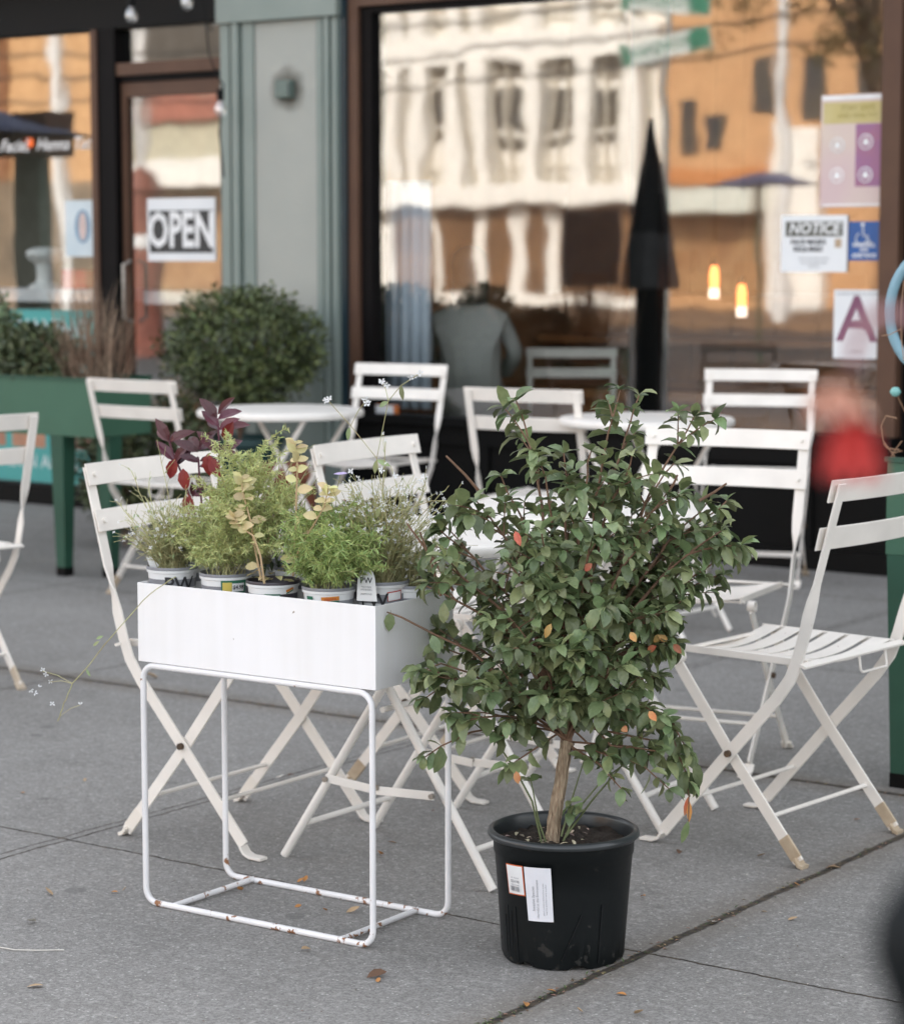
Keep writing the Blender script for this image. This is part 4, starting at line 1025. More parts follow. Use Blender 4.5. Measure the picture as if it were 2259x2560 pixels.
m = MB(); m.box(XL + 0.203, XRp - 0.128, YW - 0.061, YW - 0.0555, 1.02, 2.357); m.build('grey_panel', greyp, pil)
m = MB(); m.box(XRp, XRp + 0.028, YW - 0.05, YW + 0.1, 0.0, 2.498); m.build('corner_strip', mat('blue_black', (0.012, 0.030, 0.040), 0.4), sb)
# window of the right shop
WX0, WX1, WZ0, WZ1 = -6.83, -4.12, 0.555, 2.40
wn = MB(); fr = 0.055
wn.box(WX0, WX0 + 0.055, YW - 0.03, YW + 0.12, WZ0, 2.498); wn.box(WX1 - 0.052, WX1 + 0.03, YW - 0.03, YW + 0.12, WZ0, 2.498); wn.box(WX0 + 0.0553, WX1 - 0.0523, YW - 0.03, YW + 0.12, WZ1, 2.498)
fo = wn.build('window_frame', brown, sb)
m = MB(); m.box(WX0 + 0.0553, WX0 + 0.115, YW - 0.005, YW + 0.10, WZ0, WZ1 - 0.001); m.box(WX0 + 0.1153, WX1 - 0.0523, YW - 0.005, YW + 0.10, WZ1 - 0.03, WZ1 - 0.001); m.build('inner_frame', darkb, fo)
g_main = glass('window_glass', 0.185, (0.92, 0.95, 0.94), 0.0009)
m = MB(); m.add([(WX0 + 0.11, YW + 0.03, WZ0 - 0.01), (WX1 - 0.05, YW + 0.03, WZ0 - 0.01), (WX1 - 0.05, YW + 0.03, WZ1 - 0.02), (WX0 + 0.11, YW + 0.03, WZ1 - 0.02)], [(0, 1, 2, 3)]); m.build('window_pane', g_main, fo)
m = MB(); m.box(WX0, WX1 + 0.03, YW - 0.06, YW + 0.10, 0.515, 0.553); m.build('sill', blackp, sb)
m = MB(); m.box(WX0, WX1 + 0.05, YW - 0.01, YW + 0.10, 0.0, 0.513); m.box(WX0, WX1 + 0.05, YW - 0.045, YW - 0.0102, 0.0, 0.085); m.box(WX0, WX1 + 0.05, YW - 0.035, YW - 0.0102, 0.43, 0.512)
for x in (-6.1, -5.3, -4.5): m.box(x, x + 0.05, YW - 0.028, YW - 0.0103, 0.0853, 0.4297)
m.build('base_panel', blackp, sb)
m = MB(); m.box(-4.0, -3.02, YW + 0.30, YW + 0.36, 0.0, 2.498); m.build('entrance_recess', blackp, sb)
m = MB(); m.box(-4.085, -4.00, YW + 0.02, YW + 0.299, 0.0, 2.498); m.build('entrance_jamb', darkb, sb)
# interior shell
wood = mat('dark_wood', (0.52, 0.23, 0.09), 0.5, (0.2, 0.08, 0.03), 5, 0.9)
m = MB(); m.box(-7.5, -4.0, 11.6, 11.7, 0.0, 3.0); m.box(-7.55, -7.5, 9.06, 11.6, 0, 3.0); m.box(-4.06, -4.0, 9.12, 11.598, 0, 3.0); m.box(-7.498, -4.062, 8.86, 11.598, 2.9, 3.0); m.build('interior_wall', mat('interior_dark', (0.40, 0.20, 0.10), 0.8), sb)
m = MB(); m.box(-7.498, -4.062, 8.901, 11.598, 0.0, 0.012); m.build('interior_floor', mat('interior_floor', (0.10, 0.06, 0.04), 0.5), sb)

# things inside the right shop
sh_ = thing('wooden_shelving', 'dark wooden shelving and counter inside the shop behind the big window', 'shelving', (-5.8, 11.2, 0.1))
for k, z in enumerate((0.55, 0.80, 1.03)):
    m = MB(); m.box(-7.4, -4.3, 11.15, 11.55, z, z + 0.04); m.build('shelf', wood, sh_)
m = MB()
for k in range(12): m.box(-7.40 + k * 0.26, -7.15 + k * 0.26, 11.5, 11.58, 0.11, 1.18 + 0.06 * (k % 3))
m.build('back_board', wood, sh_)
m = MB(); m.box(-7.3, -4.5, 10.3, 10.8, 0.55, 0.60); m.box(-7.25, -4.55, 10.4, 10.7, 0.11, 0.549); m.build('counter', mat('counter_wood', (0.48, 0.21, 0.08), 0.45, (0.2, 0.085, 0.035), 6, 0.9), sh_)
pxc = gy(1294, 600, 10.25).x; m = MB(); m.box(pxc - 0.085, pxc + 0.085, 10.2, 10.3, 0.013, 2.898); tagc = m.build('added_black_post', blackp, None, loc=(pxc, 10.25, 0.013)); tagc['label'] = 'square black post added inside the shop to darken the mirrored closed umbrella'; tagc['category'] = 'post'  # added post, hides the wood that shows through the mirrored umbrella
cur = MB(); n = 26; cx0 = gy(748, 640, 9.02).x; cx1 = gy(857, 640, 9.02).x
for i in range(n): 
    x = cx0 + (cx1 - cx0) * i / (n - 1); cur.v += [Vector((x, 9.02 + 0.018 * math.sin(i * 1.3), 0.56)), Vector((x, 9.02 + 0.018 * math.sin(i * 1.3), 1.62))]
    if i: cur.f.append((2 * i - 2, 2 * i, 2 * i + 1, 2 * i - 1))
co = cur.build('curtain', mat('pale_curtain', (0.50, 0.56, 0.64), 0.8, (0.42, 0.48, 0.56), 3), None, smooth=80, loc=(cx0, 9.02, 0.56)); co['label'] = 'pale blue curtain hanging at the left end of the big window'; co['category'] = 'curtain'
sdm = co.modifiers.new('thick', 'SOLIDIFY'); sdm.thickness = 0.004
# lanterns made up from two orange glints, added to warm the wood inside
for i, (u, v) in enumerate(((1425, 575), (1480, 612))):
    p = gy(u, v, 10.45); b = thing('added_lantern', ['small glowing orange lantern inside the window, the upper one left of the NOTICE paper', 'small glowing orange lantern inside the window, the lower one below the NOTICE paper'][i], 'lantern', p, 0, 'lit lanterns inside the shop window')
    m = MB(); m.lathe([(0, 0.0), (0.020, 0.0), (0.024, 0.02), (0.024, 0.07), (0.016, 0.11), (0.0, 0.11)], p, 16); m.build('glass', emis('lantern_glow%d' % i, (1.0, 0.20, 0.05), 1.2), b, smooth=50)
    m = MB(); m.lathe([(0.0, 0.1105), (0.02, 0.112), (0.012, 0.15), (0.0, 0.155)], p, 16); m.tube([p + Vector((0, 0, 0.15)), Vector((p.x, p.y, 2.895))], 0.0015, 5); m.build('cap', blackp, b, smooth=50)
    m = MB(); m.lathe([(0, -0.05), (0.026, -0.05), (0.026, -0.001), (0, -0.001)], p, 16); m.build('base', emis('lantern_foot_glow%d' % i, (1.0, 0.75, 0.6), 0.5), b, smooth=50)  # glowing foot stands in for the pale part of the glint

# person behind the glass
def person():
    me = bpy.data.meshes.new('person'); 
    J = [((0, 0, 0.50), 0.155), ((0, 0, 0.62), 0.150), ((0, 0.01, 0.78), 0.165), ((0, 0.015, 0.92), 0.150), ((0, 0.0, 1.00), 0.075), ((0.0, -0.01, 1.05), 0.055), ((0.0, -0.02, 1.12), 0.085), ((0, -0.02, 1.21), 0.075),
         ((-0.15, 0.0, 0.915), 0.062), ((-0.22, -0.04, 0.76), 0.052), ((-0.16, -0.22, 0.66), 0.042), ((-0.12, -0.28, 0.66), 0.03),
         ((0.15, 0.0, 0.915), 0.062), ((0.22, -0.04, 0.76), 0.052), ((0.16, -0.22, 0.66), 0.042), ((0.12, -0.28, 0.66), 0.03),
         ((-0.10, -0.15, 0.48), 0.10), ((-0.12, -0.42, 0.50), 0.075), ((-0.12, -0.42, 0.12), 0.05), ((-0.12, -0.52, 0.10), 0.04),
         ((0.10, -0.15, 0.48), 0.10), ((0.12, -0.42, 0.50), 0.075), ((0.12, -0.42, 0.12), 0.05), ((0.12, -0.52, 0.10), 0.04)]
    E_ = [(0, 1), (1, 2), (2, 3), (3, 4), (4, 5), (5, 6), (6, 7), (3, 8), (8, 9), (9, 10), (10, 11), (3, 12), (12, 13), (13, 14), (14, 15), (0, 16), (16, 17), (17, 18), (18, 19), (0, 20), (20, 21), (21, 22), (22, 23)]
    V_ = [q[0] for q in J]; Rr = [q[1] for q in J]
    for s in (-1, 1):                      # five fingers on each hand
        h = 11 if s < 0 else 15; hx_ = V_[h]
        for k in range(5):
            dx = (-0.028 + 0.014 * k); ln = (0.05, 0.07, 0.075, 0.07, 0.055)[k]
            a = (hx_[0] + dx, hx_[1] - 0.03, hx_[2]); b = (hx_[0] + dx * 1.2, hx_[1] - 0.03 - ln * 0.7, hx_[2] - 0.012); c = (hx_[0] + dx * 1.2, hx_[1] - 0.03 - ln, hx_[2] - 0.03)
            i0 = len(V_); V_ += [a, b, c]; Rr += [0.010, 0.009, 0.008]; E_ += [(h, i0), (i0, i0 + 1), (i0 + 1, i0 + 2)]
    me.from_pydata(V_, E_, []); me.update()
    o = bpy.data.objects.new('person', me); COL.objects.link(o)
    md = o.modifiers.new('skin', 'SKIN'); sv = me.skin_vertices[0].data
    for i, q in enumerate(Rr): sv[i].radius = (q, q * 0.82)
    sv[0].use_root = True
    s2 = o.modifiers.new('sub', 'SUBSURF'); s2.levels = 2; s2.render_levels = 2
    m_ = bpy.data.materials.new('person_grey'); m_.use_nodes = True; n_ = m_.node_tree.nodes; l_ = m_.node_tree.links; b_ = n_['Principled BSDF']; b_.inputs['Roughness'].default_value = 0.85
    tc_ = n_.new('ShaderNodeTexCoord'); sx_ = n_.new('ShaderNodeSeparateXYZ'); l_.new(tc_.outputs['Object'], sx_.inputs[0])
    rp_ = n_.new('ShaderNodeValToRGB'); rp_.color_ramp.interpolation = 'CONSTANT'; rp_.color_ramp.elements[0].color = (0.36, 0.355, 0.335, 1); rp_.color_ramp.elements[1].position = 0.515; rp_.color_ramp.elements[1].color = (0.50, 0.29, 0.23, 1)
    mp_ = n_.new('ShaderNodeMath'); mp_.operation = 'MULTIPLY'; mp_.inputs[1].default_value = 0.5; l_.new(sx_.outputs['Z'], mp_.inputs[0]); l_.new(mp_.outputs[0], rp_.inputs[0]); l_.new(rp_.outputs[0], b_.inputs['Base Color'])
    me.materials.append(m_)
    return o


PX = gy(938, 700, 9.5).x
po = person(); po.location = (PX, 9.5, 0.05); po.rotation_euler = (0, 0, R(-150)); po['label'] = 'person in a grey sweater with dark hair seated inside the window'; po['category'] = 'person'
WM[po.name] = Matrix.Translation(po.location) @ Matrix.Rotation(R(-150), 4, 'Z')
skinm = MATS.get('x')
m = MB(); m.lathe([(0, 0.118), (0.05, 0.108), (0.088, 0.07), (0.098, 0.02), (0.092, -0.03), (0.095, -0.10), (0.09, -0.16), (0.07, -0.17)], (0, 0.030, 1.165), 20, lambda a, r, z: (r * (1.0 if math.sin(a) > -0.35 else (0.55 if z < 0.06 else 0.9)), z))
m.build('hair', mat('dark_hair', (0.018, 0.013, 0.010), 0.6, (0.03, 0.02, 0.015), 60), po, smooth=80, world=False)
m = MB()
for s in (-1, 1): m.lathe([(0, 0.009), (0.007, 0.006), (0.009, 0), (0.007, -0.006), (0, -0.009)], (s * 0.028, -0.094, 1.165), 8)
m.build('eyes', mat('eye', (0.05, 0.04, 0.04), 0.3), po, smooth=80, world=False)
ch = thing('cafe_seat', 'low dark seat the person inside the window sits on', 'seat', (PX, 9.5, 0.02))
m = MB(); m.box(PX - 0.21, PX + 0.21, 9.31, 9.71, 0.33, 0.40); m.build('cushion', blackp, ch)
for sx_, sy_ in ((-1, -1), (-1, 1), (1, -1), (1, 1)):
    m = MB(); m.box(PX + sx_ * 0.18 - 0.015, PX + sx_ * 0.18 + 0.015, 9.51 + sy_ * 0.17 - 0.015, 9.51 + sy_ * 0.17 + 0.015, 0.012, 0.3297); m.build('leg', blackp, ch)

# ---- papers stuck on the glass
paper = mat('paper_white', (0.72, 0.73, 0.74), 0.6, (0.68, 0.69, 0.70), 5)
YG = YW + 0.022
def sheet(name, label, cat, u0, v0, u1, v1, mtl, Yp=YG, th=0.0015):
    a = gy(u0, v0, Yp); b = gy(u1, v1, Yp); x0, x1 = sorted((a.x, b.x)); z0, z1 = sorted((a.z, b.z))
    tt = thing(name, label, cat, ((x0 + x1) / 2, Yp, (z0 + z1) / 2))
    mm = MB(); mm.box(x0, x1, Yp - th, Yp, z0, z1); mm.build('paper', mtl, tt)
    return tt, x0, x1, z0, z1
def put(tt, name, mtl, x0, x1, z0, z1, Yp, e=0.0006):
    mm = MB(); mm.box(x0, x1, Yp - 0.0015 - e, Yp - 0.0016, z0, z1); return mm.build(name, mtl, tt)
def write(tt, name, mtl, rows, Yp, e=0.0012):
    mm = MB()
    for s_, sz, x, z, kw in rows: text_on(mm, s_, sz, (x, Yp - 0.0015 - e, z), (1, 0, 0), (0, 0, 1), **kw)
    return mm.build(name, mtl, tt)


ta, x0, x1, z0, z1 = sheet('grade_sign', 'white paper with a large purple letter A low on the right of the shop window', 'sign', 1665, 578, 1756, 717, paper)
xc = (x0 + x1) / 2
write(ta, 'letter', mat('grade_purple', (0.20, 0.07, 0.13), 0.6), [('A', 0.255, xc, (z0 + z1) / 2 + 0.012, dict(bold=0.004))], YG)
write(ta, 'small_lettering', grey_t, [('SANITARY INSPECTION GRADE', 0.013, xc, z1 - 0.016, {}), ('restaurant', 0.010, xc, z0 + 0.03, {})], YG)
tn, x0, x1, z0, z1 = sheet('notice_sign', 'white NOTICE paper with a dark header band on the right part of the shop window', 'sign', 1560, 430, 1690, 543, paper)
xc = (x0 + x1) / 2; put(tn, 'header_band', mat('band_dark', (0.10, 0.10, 0.08), 0.6), x0 + 0.02, x1 - 0.02, z1 - 0.085, z1 - 0.025, YG)
write(tn, 'header_lettering', ink_w, [('NOTICE', 0.062, xc, z1 - 0.055, dict(bold=0.0016, shear=0.2))], YG, 0.002)
write(tn, 'lettering', ink, [('FACE MASKS', 0.028, xc - 0.025, z1 - 0.108, dict(bold=0.001)), ('REQUIRED', 0.028, xc - 0.025, z1 - 0.137, dict(bold=0.001)), ('please wear a face covering', 0.012, xc, z0 + 0.055, {}), ('when entering this store', 0.012, xc, z0 + 0.038, {}), ('thank you', 0.012, xc, z0 + 0.022, {})], YG)
put(tn, 'picture', mat('mask_tan', (0.45, 0.33, 0.22), 0.6), x1 - 0.055, x1 - 0.025, z1 - 0.13, z1 - 0.095, YG)
tw, x0, x1, z0, z1 = sheet('wheelchair_sign', 'blue wheelchair access sticker beside the NOTICE paper', 'sign', 1694, 442, 1756, 520, mat('sign_blue', (0.010, 0.085, 0.30), 0.4))
xc = (x0 + x1) / 2; mm = MB(); zc_ = z1 - 0.058; yy = YG - 0.0026
mm.tube([(xc - 0.012 + 0.024 * math.cos(R(a)), yy, zc_ - 0.012 + 0.024 * math.sin(R(a))) for a in range(110, 375, 15)], 0.0028, 4)
mm.tube([(xc - 0.006, yy, zc_ + 0.036), (xc - 0.003, yy, zc_), (xc + 0.014, yy, zc_), (xc + 0.024, yy, zc_ - 0.026), (xc + 0.032, yy, zc_ - 0.022)], 0.0034, 4); mm.disc((xc - 0.007, yy, zc_ + 0.046), 0.0075, (0, 1, 0), 12, 0.002)
mm.build('symbol', ink_w, tw); write(tw, 'lettering', ink_w, [('RING BELL', 0.021, xc, z0 + 0.062, dict(bold=0.0006)), ('FOR', 0.019, xc, z0 + 0.042, dict(bold=0.0006)), ('ASSISTANCE', 0.019, xc, z0 + 0.020, dict(bold=0.0006))], YG)
tp_, x0, x1, z0, z1 = sheet('window_poster', 'purple and yellow poster with round pictograms at the upper right of the shop window', 'poster', 1640, 190, 1756, 412, mat('poster_mauve', (0.56, 0.42, 0.42), 0.6, (0.60, 0.50, 0.42), 3))
put(tp_, 'yellow_band', mat('poster_yellow', (0.46, 0.38, 0.14), 0.6, (0.52, 0.44, 0.22), 6), x0 + 0.01, x1, z1 - 0.115, z1 - 0.03, YG)
put(tp_, 'purple_block', mat('poster_purple', (0.26, 0.12, 0.26), 0.6, (0.34, 0.14, 0.20), 6), x1 - 0.11, x1, z0 + 0.08, z1 - 0.118, YG)
put(tp_, 'white_foot', ink_w, x0 + 0.01, x1, z0 + 0.005, z0 + 0.012, YG); put(tp_, 'white_edge', ink_w, x0 + 0.004, x1, z1 - 0.02, z1 - 0.005, YG)
for (dx, dz, nm) in ((-0.065, -0.19, ink_w), (-0.065, -0.32, ink_w), (-0.19, -0.20, ink_w), (-0.19, -0.32, ink_w)):
    mm = MB(); mm.lathe([(0.026, -0.001), (0.031, 0), (0.026, 0.001)], (0, 0, 0), 20); Mx = Matrix.Translation((x1 + dx, YG - 0.003, z1 + dz)) @ Matrix.Rotation(R(90), 4, 'X'); mm.v = [Mx @ q for q in mm.v]
    mm.box(x1 + dx - 0.013, x1 + dx + 0.013, YG - 0.0028, YG - 0.0024, z1 + dz - 0.012, z1 + dz + 0.008); mm.box(x1 + dx - 0.006, x1 + dx + 0.006, YG - 0.0028, YG - 0.0024, z1 + dz + 0.0081, z1 + dz + 0.016); mm.build('pictogram', nm, tp_)
write(tp_, 'lettering', mat('poster_ink', (0.30, 0.24, 0.05), 0.6), [('STAY SAFE', 0.032, (x0 + x1) / 2 + 0.03, z1 - 0.055, {}), ('AND HEALTHY', 0.026, (x0 + x1) / 2 + 0.03, z1 - 0.085, {})], YG, 0.0016)
to_, x0, x1, z0, z1 = sheet('orange_sticker', 'small orange bordered sticker at the lower left corner of the shop window', 'sticker', 740, 806, 796, 842, mat('sticker_orange', (0.55, 0.16, 0.04), 0.5))
put(to_, 'white_centre', paper, x0 + 0.03, x1 - 0.03, z0 + 0.022, z1 - 0.004, YG)

# wall box with its sooty patch
wb = thing('wall_box', 'small grey green electrical box on the grey pilaster panel', 'electrical box', gy(572, 178, YW - 0.07)); q = gy(572, 178, YW - 0.07)
m = MB(); m.box(q.x - 0.045, q.x + 0.045, YW - 0.105, YW - 0.0612, q.z - 0.042, q.z + 0.042); o = m.build('housing', mat('box_green', (0.11, 0.15, 0.13), 0.5), wb); md = o.modifiers.new('b', 'BEVEL'); md.width = 0.008; md.segments = 3
m = MB(); m.box(q.x + 0.036, q.x + 0.0445, YW - 0.108, YW - 0.1052, q.z - 0.03, q.z + 0.03); m.build('lid_edge', mat('box_dark', (0.04, 0.06, 0.055), 0.5), wb)
gm_ = bpy.data.materials.new('grime'); gm_.use_nodes = True; gn = gm_.node_tree.nodes; gl_ = gm_.node_tree.links; gb = gn['Principled BSDF']; gb.inputs['Base Color'].default_value = (0.10, 0.085, 0.06, 1); gb.inputs['Roughness'].default_value = 0.9
tc_ = gn.new('ShaderNodeTexCoord'); vl = gn.new('ShaderNodeVectorMath'); vl.operation = 'LENGTH'; gl_.new(tc_.outputs['Object'], vl.inputs[0])
gno = gn.new('ShaderNodeTexNoise'); gno.inputs['Scale'].default_value = 14; gl_.new(tc_.outputs['Object'], gno.inputs['Vector'])
gmu = gn.new('ShaderNodeMath'); gmu.operation = 'MULTIPLY_ADD'; gmu.inputs[1].default_value = 0.06; gl_.new(gno.outputs['Fac'], gmu.inputs[0]); gl_.new(vl.outputs['Value'], gmu.inputs[2])
gmr = gn.new('ShaderNodeMapRange'); gmr.inputs['From Min'].default_value = 0.075; gmr.inputs['From Max'].default_value = 0.145; gmr.inputs['To Min'].default_value = 0.6; gmr.inputs['To Max'].default_value = 0.0; gl_.new(gmu.outputs[0], gmr.inputs[0]); gl_.new(gmr.outputs[0], gb.inputs['Alpha'])
m = MB(); n = 28; m.v = [Vector((q.x + 0.15 * math.cos(2 * math.pi * i / n), YW - 0.0618, q.z + 0.15 * math.sin(2 * math.pi * i / n))) for i in range(n)]
m.f = [tuple(range(n))]; m.build('grime', gm_, wb)

# ================================================================= NEIGHBOUR SHOP (left)
YN = 8.75
nb = thing('neighbour_shop', 'dark framed neighbouring shop front with a glass door and lettered window', 'building', (-9, YN, 0))
m = MB(); m.box(-40, -7.57, YN + 0.02, 14.0, 3.03, 7.3); m.build('wall', mat('neighbour_wall', (0.22, 0.2, 0.19), 0.85), nb)
m = MB(); m.box(-14.0, -7.57, YN - 0.03, YN + 0.015, 2.385, 2.66); m.build('header', blackp, nb)
m = MB(); m.box(-14.0, -8.1, YN - 0.25, YN + 0.015, 2.665, 3.02); m.build('awning', mat('awning_teal', (0.02, 0.20, 0.16), 0.6), nb)
m = MB(); m.box(-8.10, -7.565, YN - 0.03, YN + 0.015, 2.6605, 3.02); m.build('header_top', blackp, nb)
m = MB(); m.box(-8.44, -8.40, YN - 0.04, YN + 0.10, 0, 2.384); m.build('mullion_face', brown, nb)
m = MB(); m.box(-8.3995, -8.285, YN - 0.03, YN + 0.10, 0, 2.384); m.build('mullion', darkb, nb)
m = MB(); m.box(-8.2845, -7.60, YN - 0.02, YN + 0.06, 2.155, 2.215); m.build('transom_bar', brown, nb)
m = MB(); m.box(-8.2845, -7.60, YN + 0.0, YN + 0.06, 2.125, 2.1545); m.build('transom_under_strip', darkb, nb)  # solid dark strip under the transom bar
m = MB(); m.box(-7.60, -7.5605, YN - 0.03, YN + 0.10, 0, 2.384); m.build('jamb', brown, nb)
dr = MB(); dr.box(-8.28, -8.245, YN + 0.01, YN + 0.05, 0.02, 2.12); dr.box(-7.64, -7.6005, YN + 0.01, YN + 0.05, 0.02, 2.12); dr.box(-8.2445, -7.6405, YN + 0.01, YN + 0.05, 2.05, 2.12); dr.box(-8.2445, -7.6405, YN + 0.01, YN + 0.05, 0.02, 0.16)
do = dr.build('door', brown, nb)
g_left = glass('shopfront_glass', 0.22, (0.92, 0.95, 0.94), 0.0009)
m = MB(); m.add([(-8.2445, YN + 0.03, 0.16), (-7.6405, YN + 0.03, 0.16), (-7.6405, YN + 0.03, 2.05), (-8.2445, YN + 0.03, 2.05)], [(0, 1, 2, 3)]); m.build('door_pane', g_left, do)
m = MB(); m.tube([(-8.225, YN - 0.0, 0.95), (-8.225, YN - 0.05, 0.97), (-8.225, YN - 0.05, 1.23), (-8.225, YN - 0.0, 1.25)], 0.009, 8); m.build('handle', rivet_m, do, smooth=50)
m = MB(); m.add([(-8.2845, YN + 0.03, 2.215), (-7.60, YN + 0.03, 2.215), (-7.60, YN + 0.03, 2.384), (-8.2845, YN + 0.03, 2.384)], [(0, 1, 2, 3)]); m.build('transom_pane', g_left, nb)
m = MB(); m.add([(-12.0, YN + 0.03, 0.10), (-8.44, YN + 0.03, 0.10), (-8.44, YN + 0.03, 2.384), (-12.0, YN + 0.03, 2.384)], [(0, 1, 2, 3)]); m.build('window_pane', g_left, nb)
m = MB(); m.box(-14.0, -8.4402, YN - 0.02, YN + 0.10, 0, 0.098); m.build('base', blackp, nb)
m = MB(); m.box(-12.05, -12.0, YN, 11.6, 0, 3.0); m.box(-12.0, -7.58, 11.6, 11.7, 0, 3.0); m.box(-7.605, -7.565, 9.12, 11.598, 0, 3.0); m.build('interior_wall', mat('interior_pale', (0.42, 0.38, 0.32), 0.8), nb)
m = MB(); m.box(-12.0, -7.58, 8.86, 11.598, 2.9, 3.0); m.build('ceiling', mat('interior_ceiling', (0.30, 0.28, 0.26), 0.8), nb)
m = MB(); m.box(-12.0, -7.58, 8.86, 11.598, 0, 0.09); m.build('interior_floor', mat('int_floor', (0.25, 0.22, 0.2), 0.6), nb)
m = MB(); m.box(-40, -12.051, YN, YN + 0.3, 0, 3.02); m.build('side_wall', mat('neighbour_wall2', (0.22, 0.2, 0.19), 0.85), nb)
# window lettering (vinyl on the glass)
YV = YN + 0.026
m = MB(); text_on(m, 'ng,  Facial,  Henna Tattoos', 0.088, (-8.83, YV, 1.835), (1, 0, 0), (0, 0, 1), shear=0.35, bold=0.0008, align='CENTER'); m.build('window_lettering', mat('vinyl_cream', (0.85, 0.82, 0.80), 0.5), nb)
# teal advertising film low on the left window
fl = thing('window_film', 'teal advertising film with white words and photo panels low on the left window', 'window film', (-8.9, YV, 0.1))
m = MB(); m.box(-10.6, -8.47, YV - 0.0015, YV, 0.11, 1.00); m.build('film', mat('film_teal', (0.045, 0.27, 0.26), 0.5, (0.06, 0.32, 0.30), 2), fl)
m = MB(); text_on(m, 'WAXING', 0.135, (-8.82, YV - 0.003, 0.90), (1, 0, 0), (0, 0, 1), bold=0.0012); text_on(m, 'SALON AND L', 0.095, (-8.92, YV - 0.003, 0.215), (1, 0, 0), (0, 0, 1), bold=0.001); m.build('lettering', mat('film_white', (0.55, 0.64, 0.64), 0.5), fl)
for (a, b, c_) in ((-9.1, -8.86, (0.50, 0.25, 0.15)), (-8.80, -8.50, (0.22, 0.10, 0.07)), (-9.45, -9.15, (0.45, 0.22, 0.14))):
    m = MB(); m.box(a, b, YV - 0.0032, YV - 0.0022, 0.29, 0.52); m.build('photo_panel', mat('panel%d' % int(-a * 100), c_, 0.5, tuple(q * 0.5 for q in c_), 9, 0.9), fl)
m = MB(); m.box(-8.50, -8.472, YV - 0.0032, YV - 0.0022, 0.18, 1.0); m.build('edge_strip', mat('film_blue', (0.25, 0.45, 0.55), 0.5), fl)
# OPEN sign
tt, x0, x1, z0, z1 = sheet('open_sign', 'white and black OPEN sign hanging in the glass door', 'sign', 294, 396, 431, 521, paper, YV)
put(tt, 'black_band', mat('open_black', (0.035, 0.035, 0.035), 0.6), x0 + 0.015, x1 - 0.015, z0 + 0.040, z1 - 0.060, YV)
m = MB(); vv, ff = text_geo('OPEN', 0.235, bold=0.007); m.add([(x_ * 0.70 + (x0 + x1) / 2, YV - 0.0035, z_ + (z0 + z1) / 2 - 0.010) for x_, z_, q_ in vv], ff); m.build('lettering', ink_w, tt)
tt, x0, x1, z0, z1 = sheet('pale_poster', 'pale blue poster with a figure in an oval, left of the dark mullion', 'poster', 130, 400, 196, 512, mat('poster_blue', (0.50, 0.58, 0.62), 0.6, (0.60, 0.66, 0.68), 4), YV)
m = MB(); n = 24; xc, zc_ = (x0 + x1) / 2 + 0.01, (z0 + z1) / 2 + 0.01
for ra, rb, nm, mt_ in ((0.055, 0.085, 'oval', mat('oval_blue', (0.18, 0.30, 0.42), 0.6)), (0.028, 0.070, 'figure', mat('fig_rose', (0.62, 0.48, 0.44), 0.6))):
    m = MB(); e_ = 0.0022 if nm == 'oval' else 0.0028; m.v = [Vector((xc + ra * math.cos(2 * math.pi * i / n), YV - e_, zc_ + rb * math.sin(2 * math.pi * i / n))) for i in range(n)]; m.f = [tuple(range(n))]; m.build(nm, mt_, tt)
# counter, ornament, flower box seen in the left window
ct = thing('display_counter', 'white topped display counter just inside the left window', 'counter', (-9.2, 9.1, 0.1))
m = MB(); m.box(-11.5, -8.50, 8.84, 9.25, 1.04, 1.105); m.box(-8.24, -7.97, 8.86, 9.2, 1.035, 1.10); m.build('top', mat('counter_white', (0.70, 0.69, 0.70), 0.5), ct)
m = MB(); m.box(-11.4, -8.55, 9.05, 9.35, 0.1, 1.0345); m.build('cabinet', mat('counter_grey', (0.4, 0.4, 0.4), 0.6), ct); m = MB(); m.box(-8.25, -7.75, 9.02, 9.28, 0.1, 1.0295); m.build('side_cabinet', mat('counter_grey2', (0.36, 0.36, 0.36), 0.6), ct)
q = gy(90, 570, 8.95); o_ = thing('white_ornament', 'white carved ornament standing on the counter in the left window', 'ornament', (q.x, 8.95, 1.105))
m = MB(); m.lathe([(0, 0), (0.09, 0), (0.085, 0.015), (0.05, 0.03), (0.042, 0.06), (0.045, 0.10), (0.05, 0.13), (0.085, 0.15), (0.10, 0.175), (0.09, 0.20), (0.04, 0.215), (0, 0.215)], (q.x, 8.95, 1.106), 10); m.build('body', mat('ornament_white', (0.75, 0.74, 0.72), 0.5), o_, smooth=30)
q = gy(158, 560, 8.95); o_ = thing('red_box', 'red gift box on the counter left of the dark mullion', 'box', (q.x, 8.95, 1.105))
m = MB(); m.box(q.x - 0.085, q.x + 0.085, 8.91, 9.01, 1.106, 1.205); m.build('carton', mat('box_red', (0.45, 0.03, 0.02), 0.5, (0.38, 0.03, 0.03), 4), o_); m = MB(); m.box(q.x - 0.013, q.x + 0.013, 8.9075, 8.9098, 1.106, 1.205); m.build('ribbon', mat('ribbon', (0.6, 0.2, 0.15), 0.5), o_)
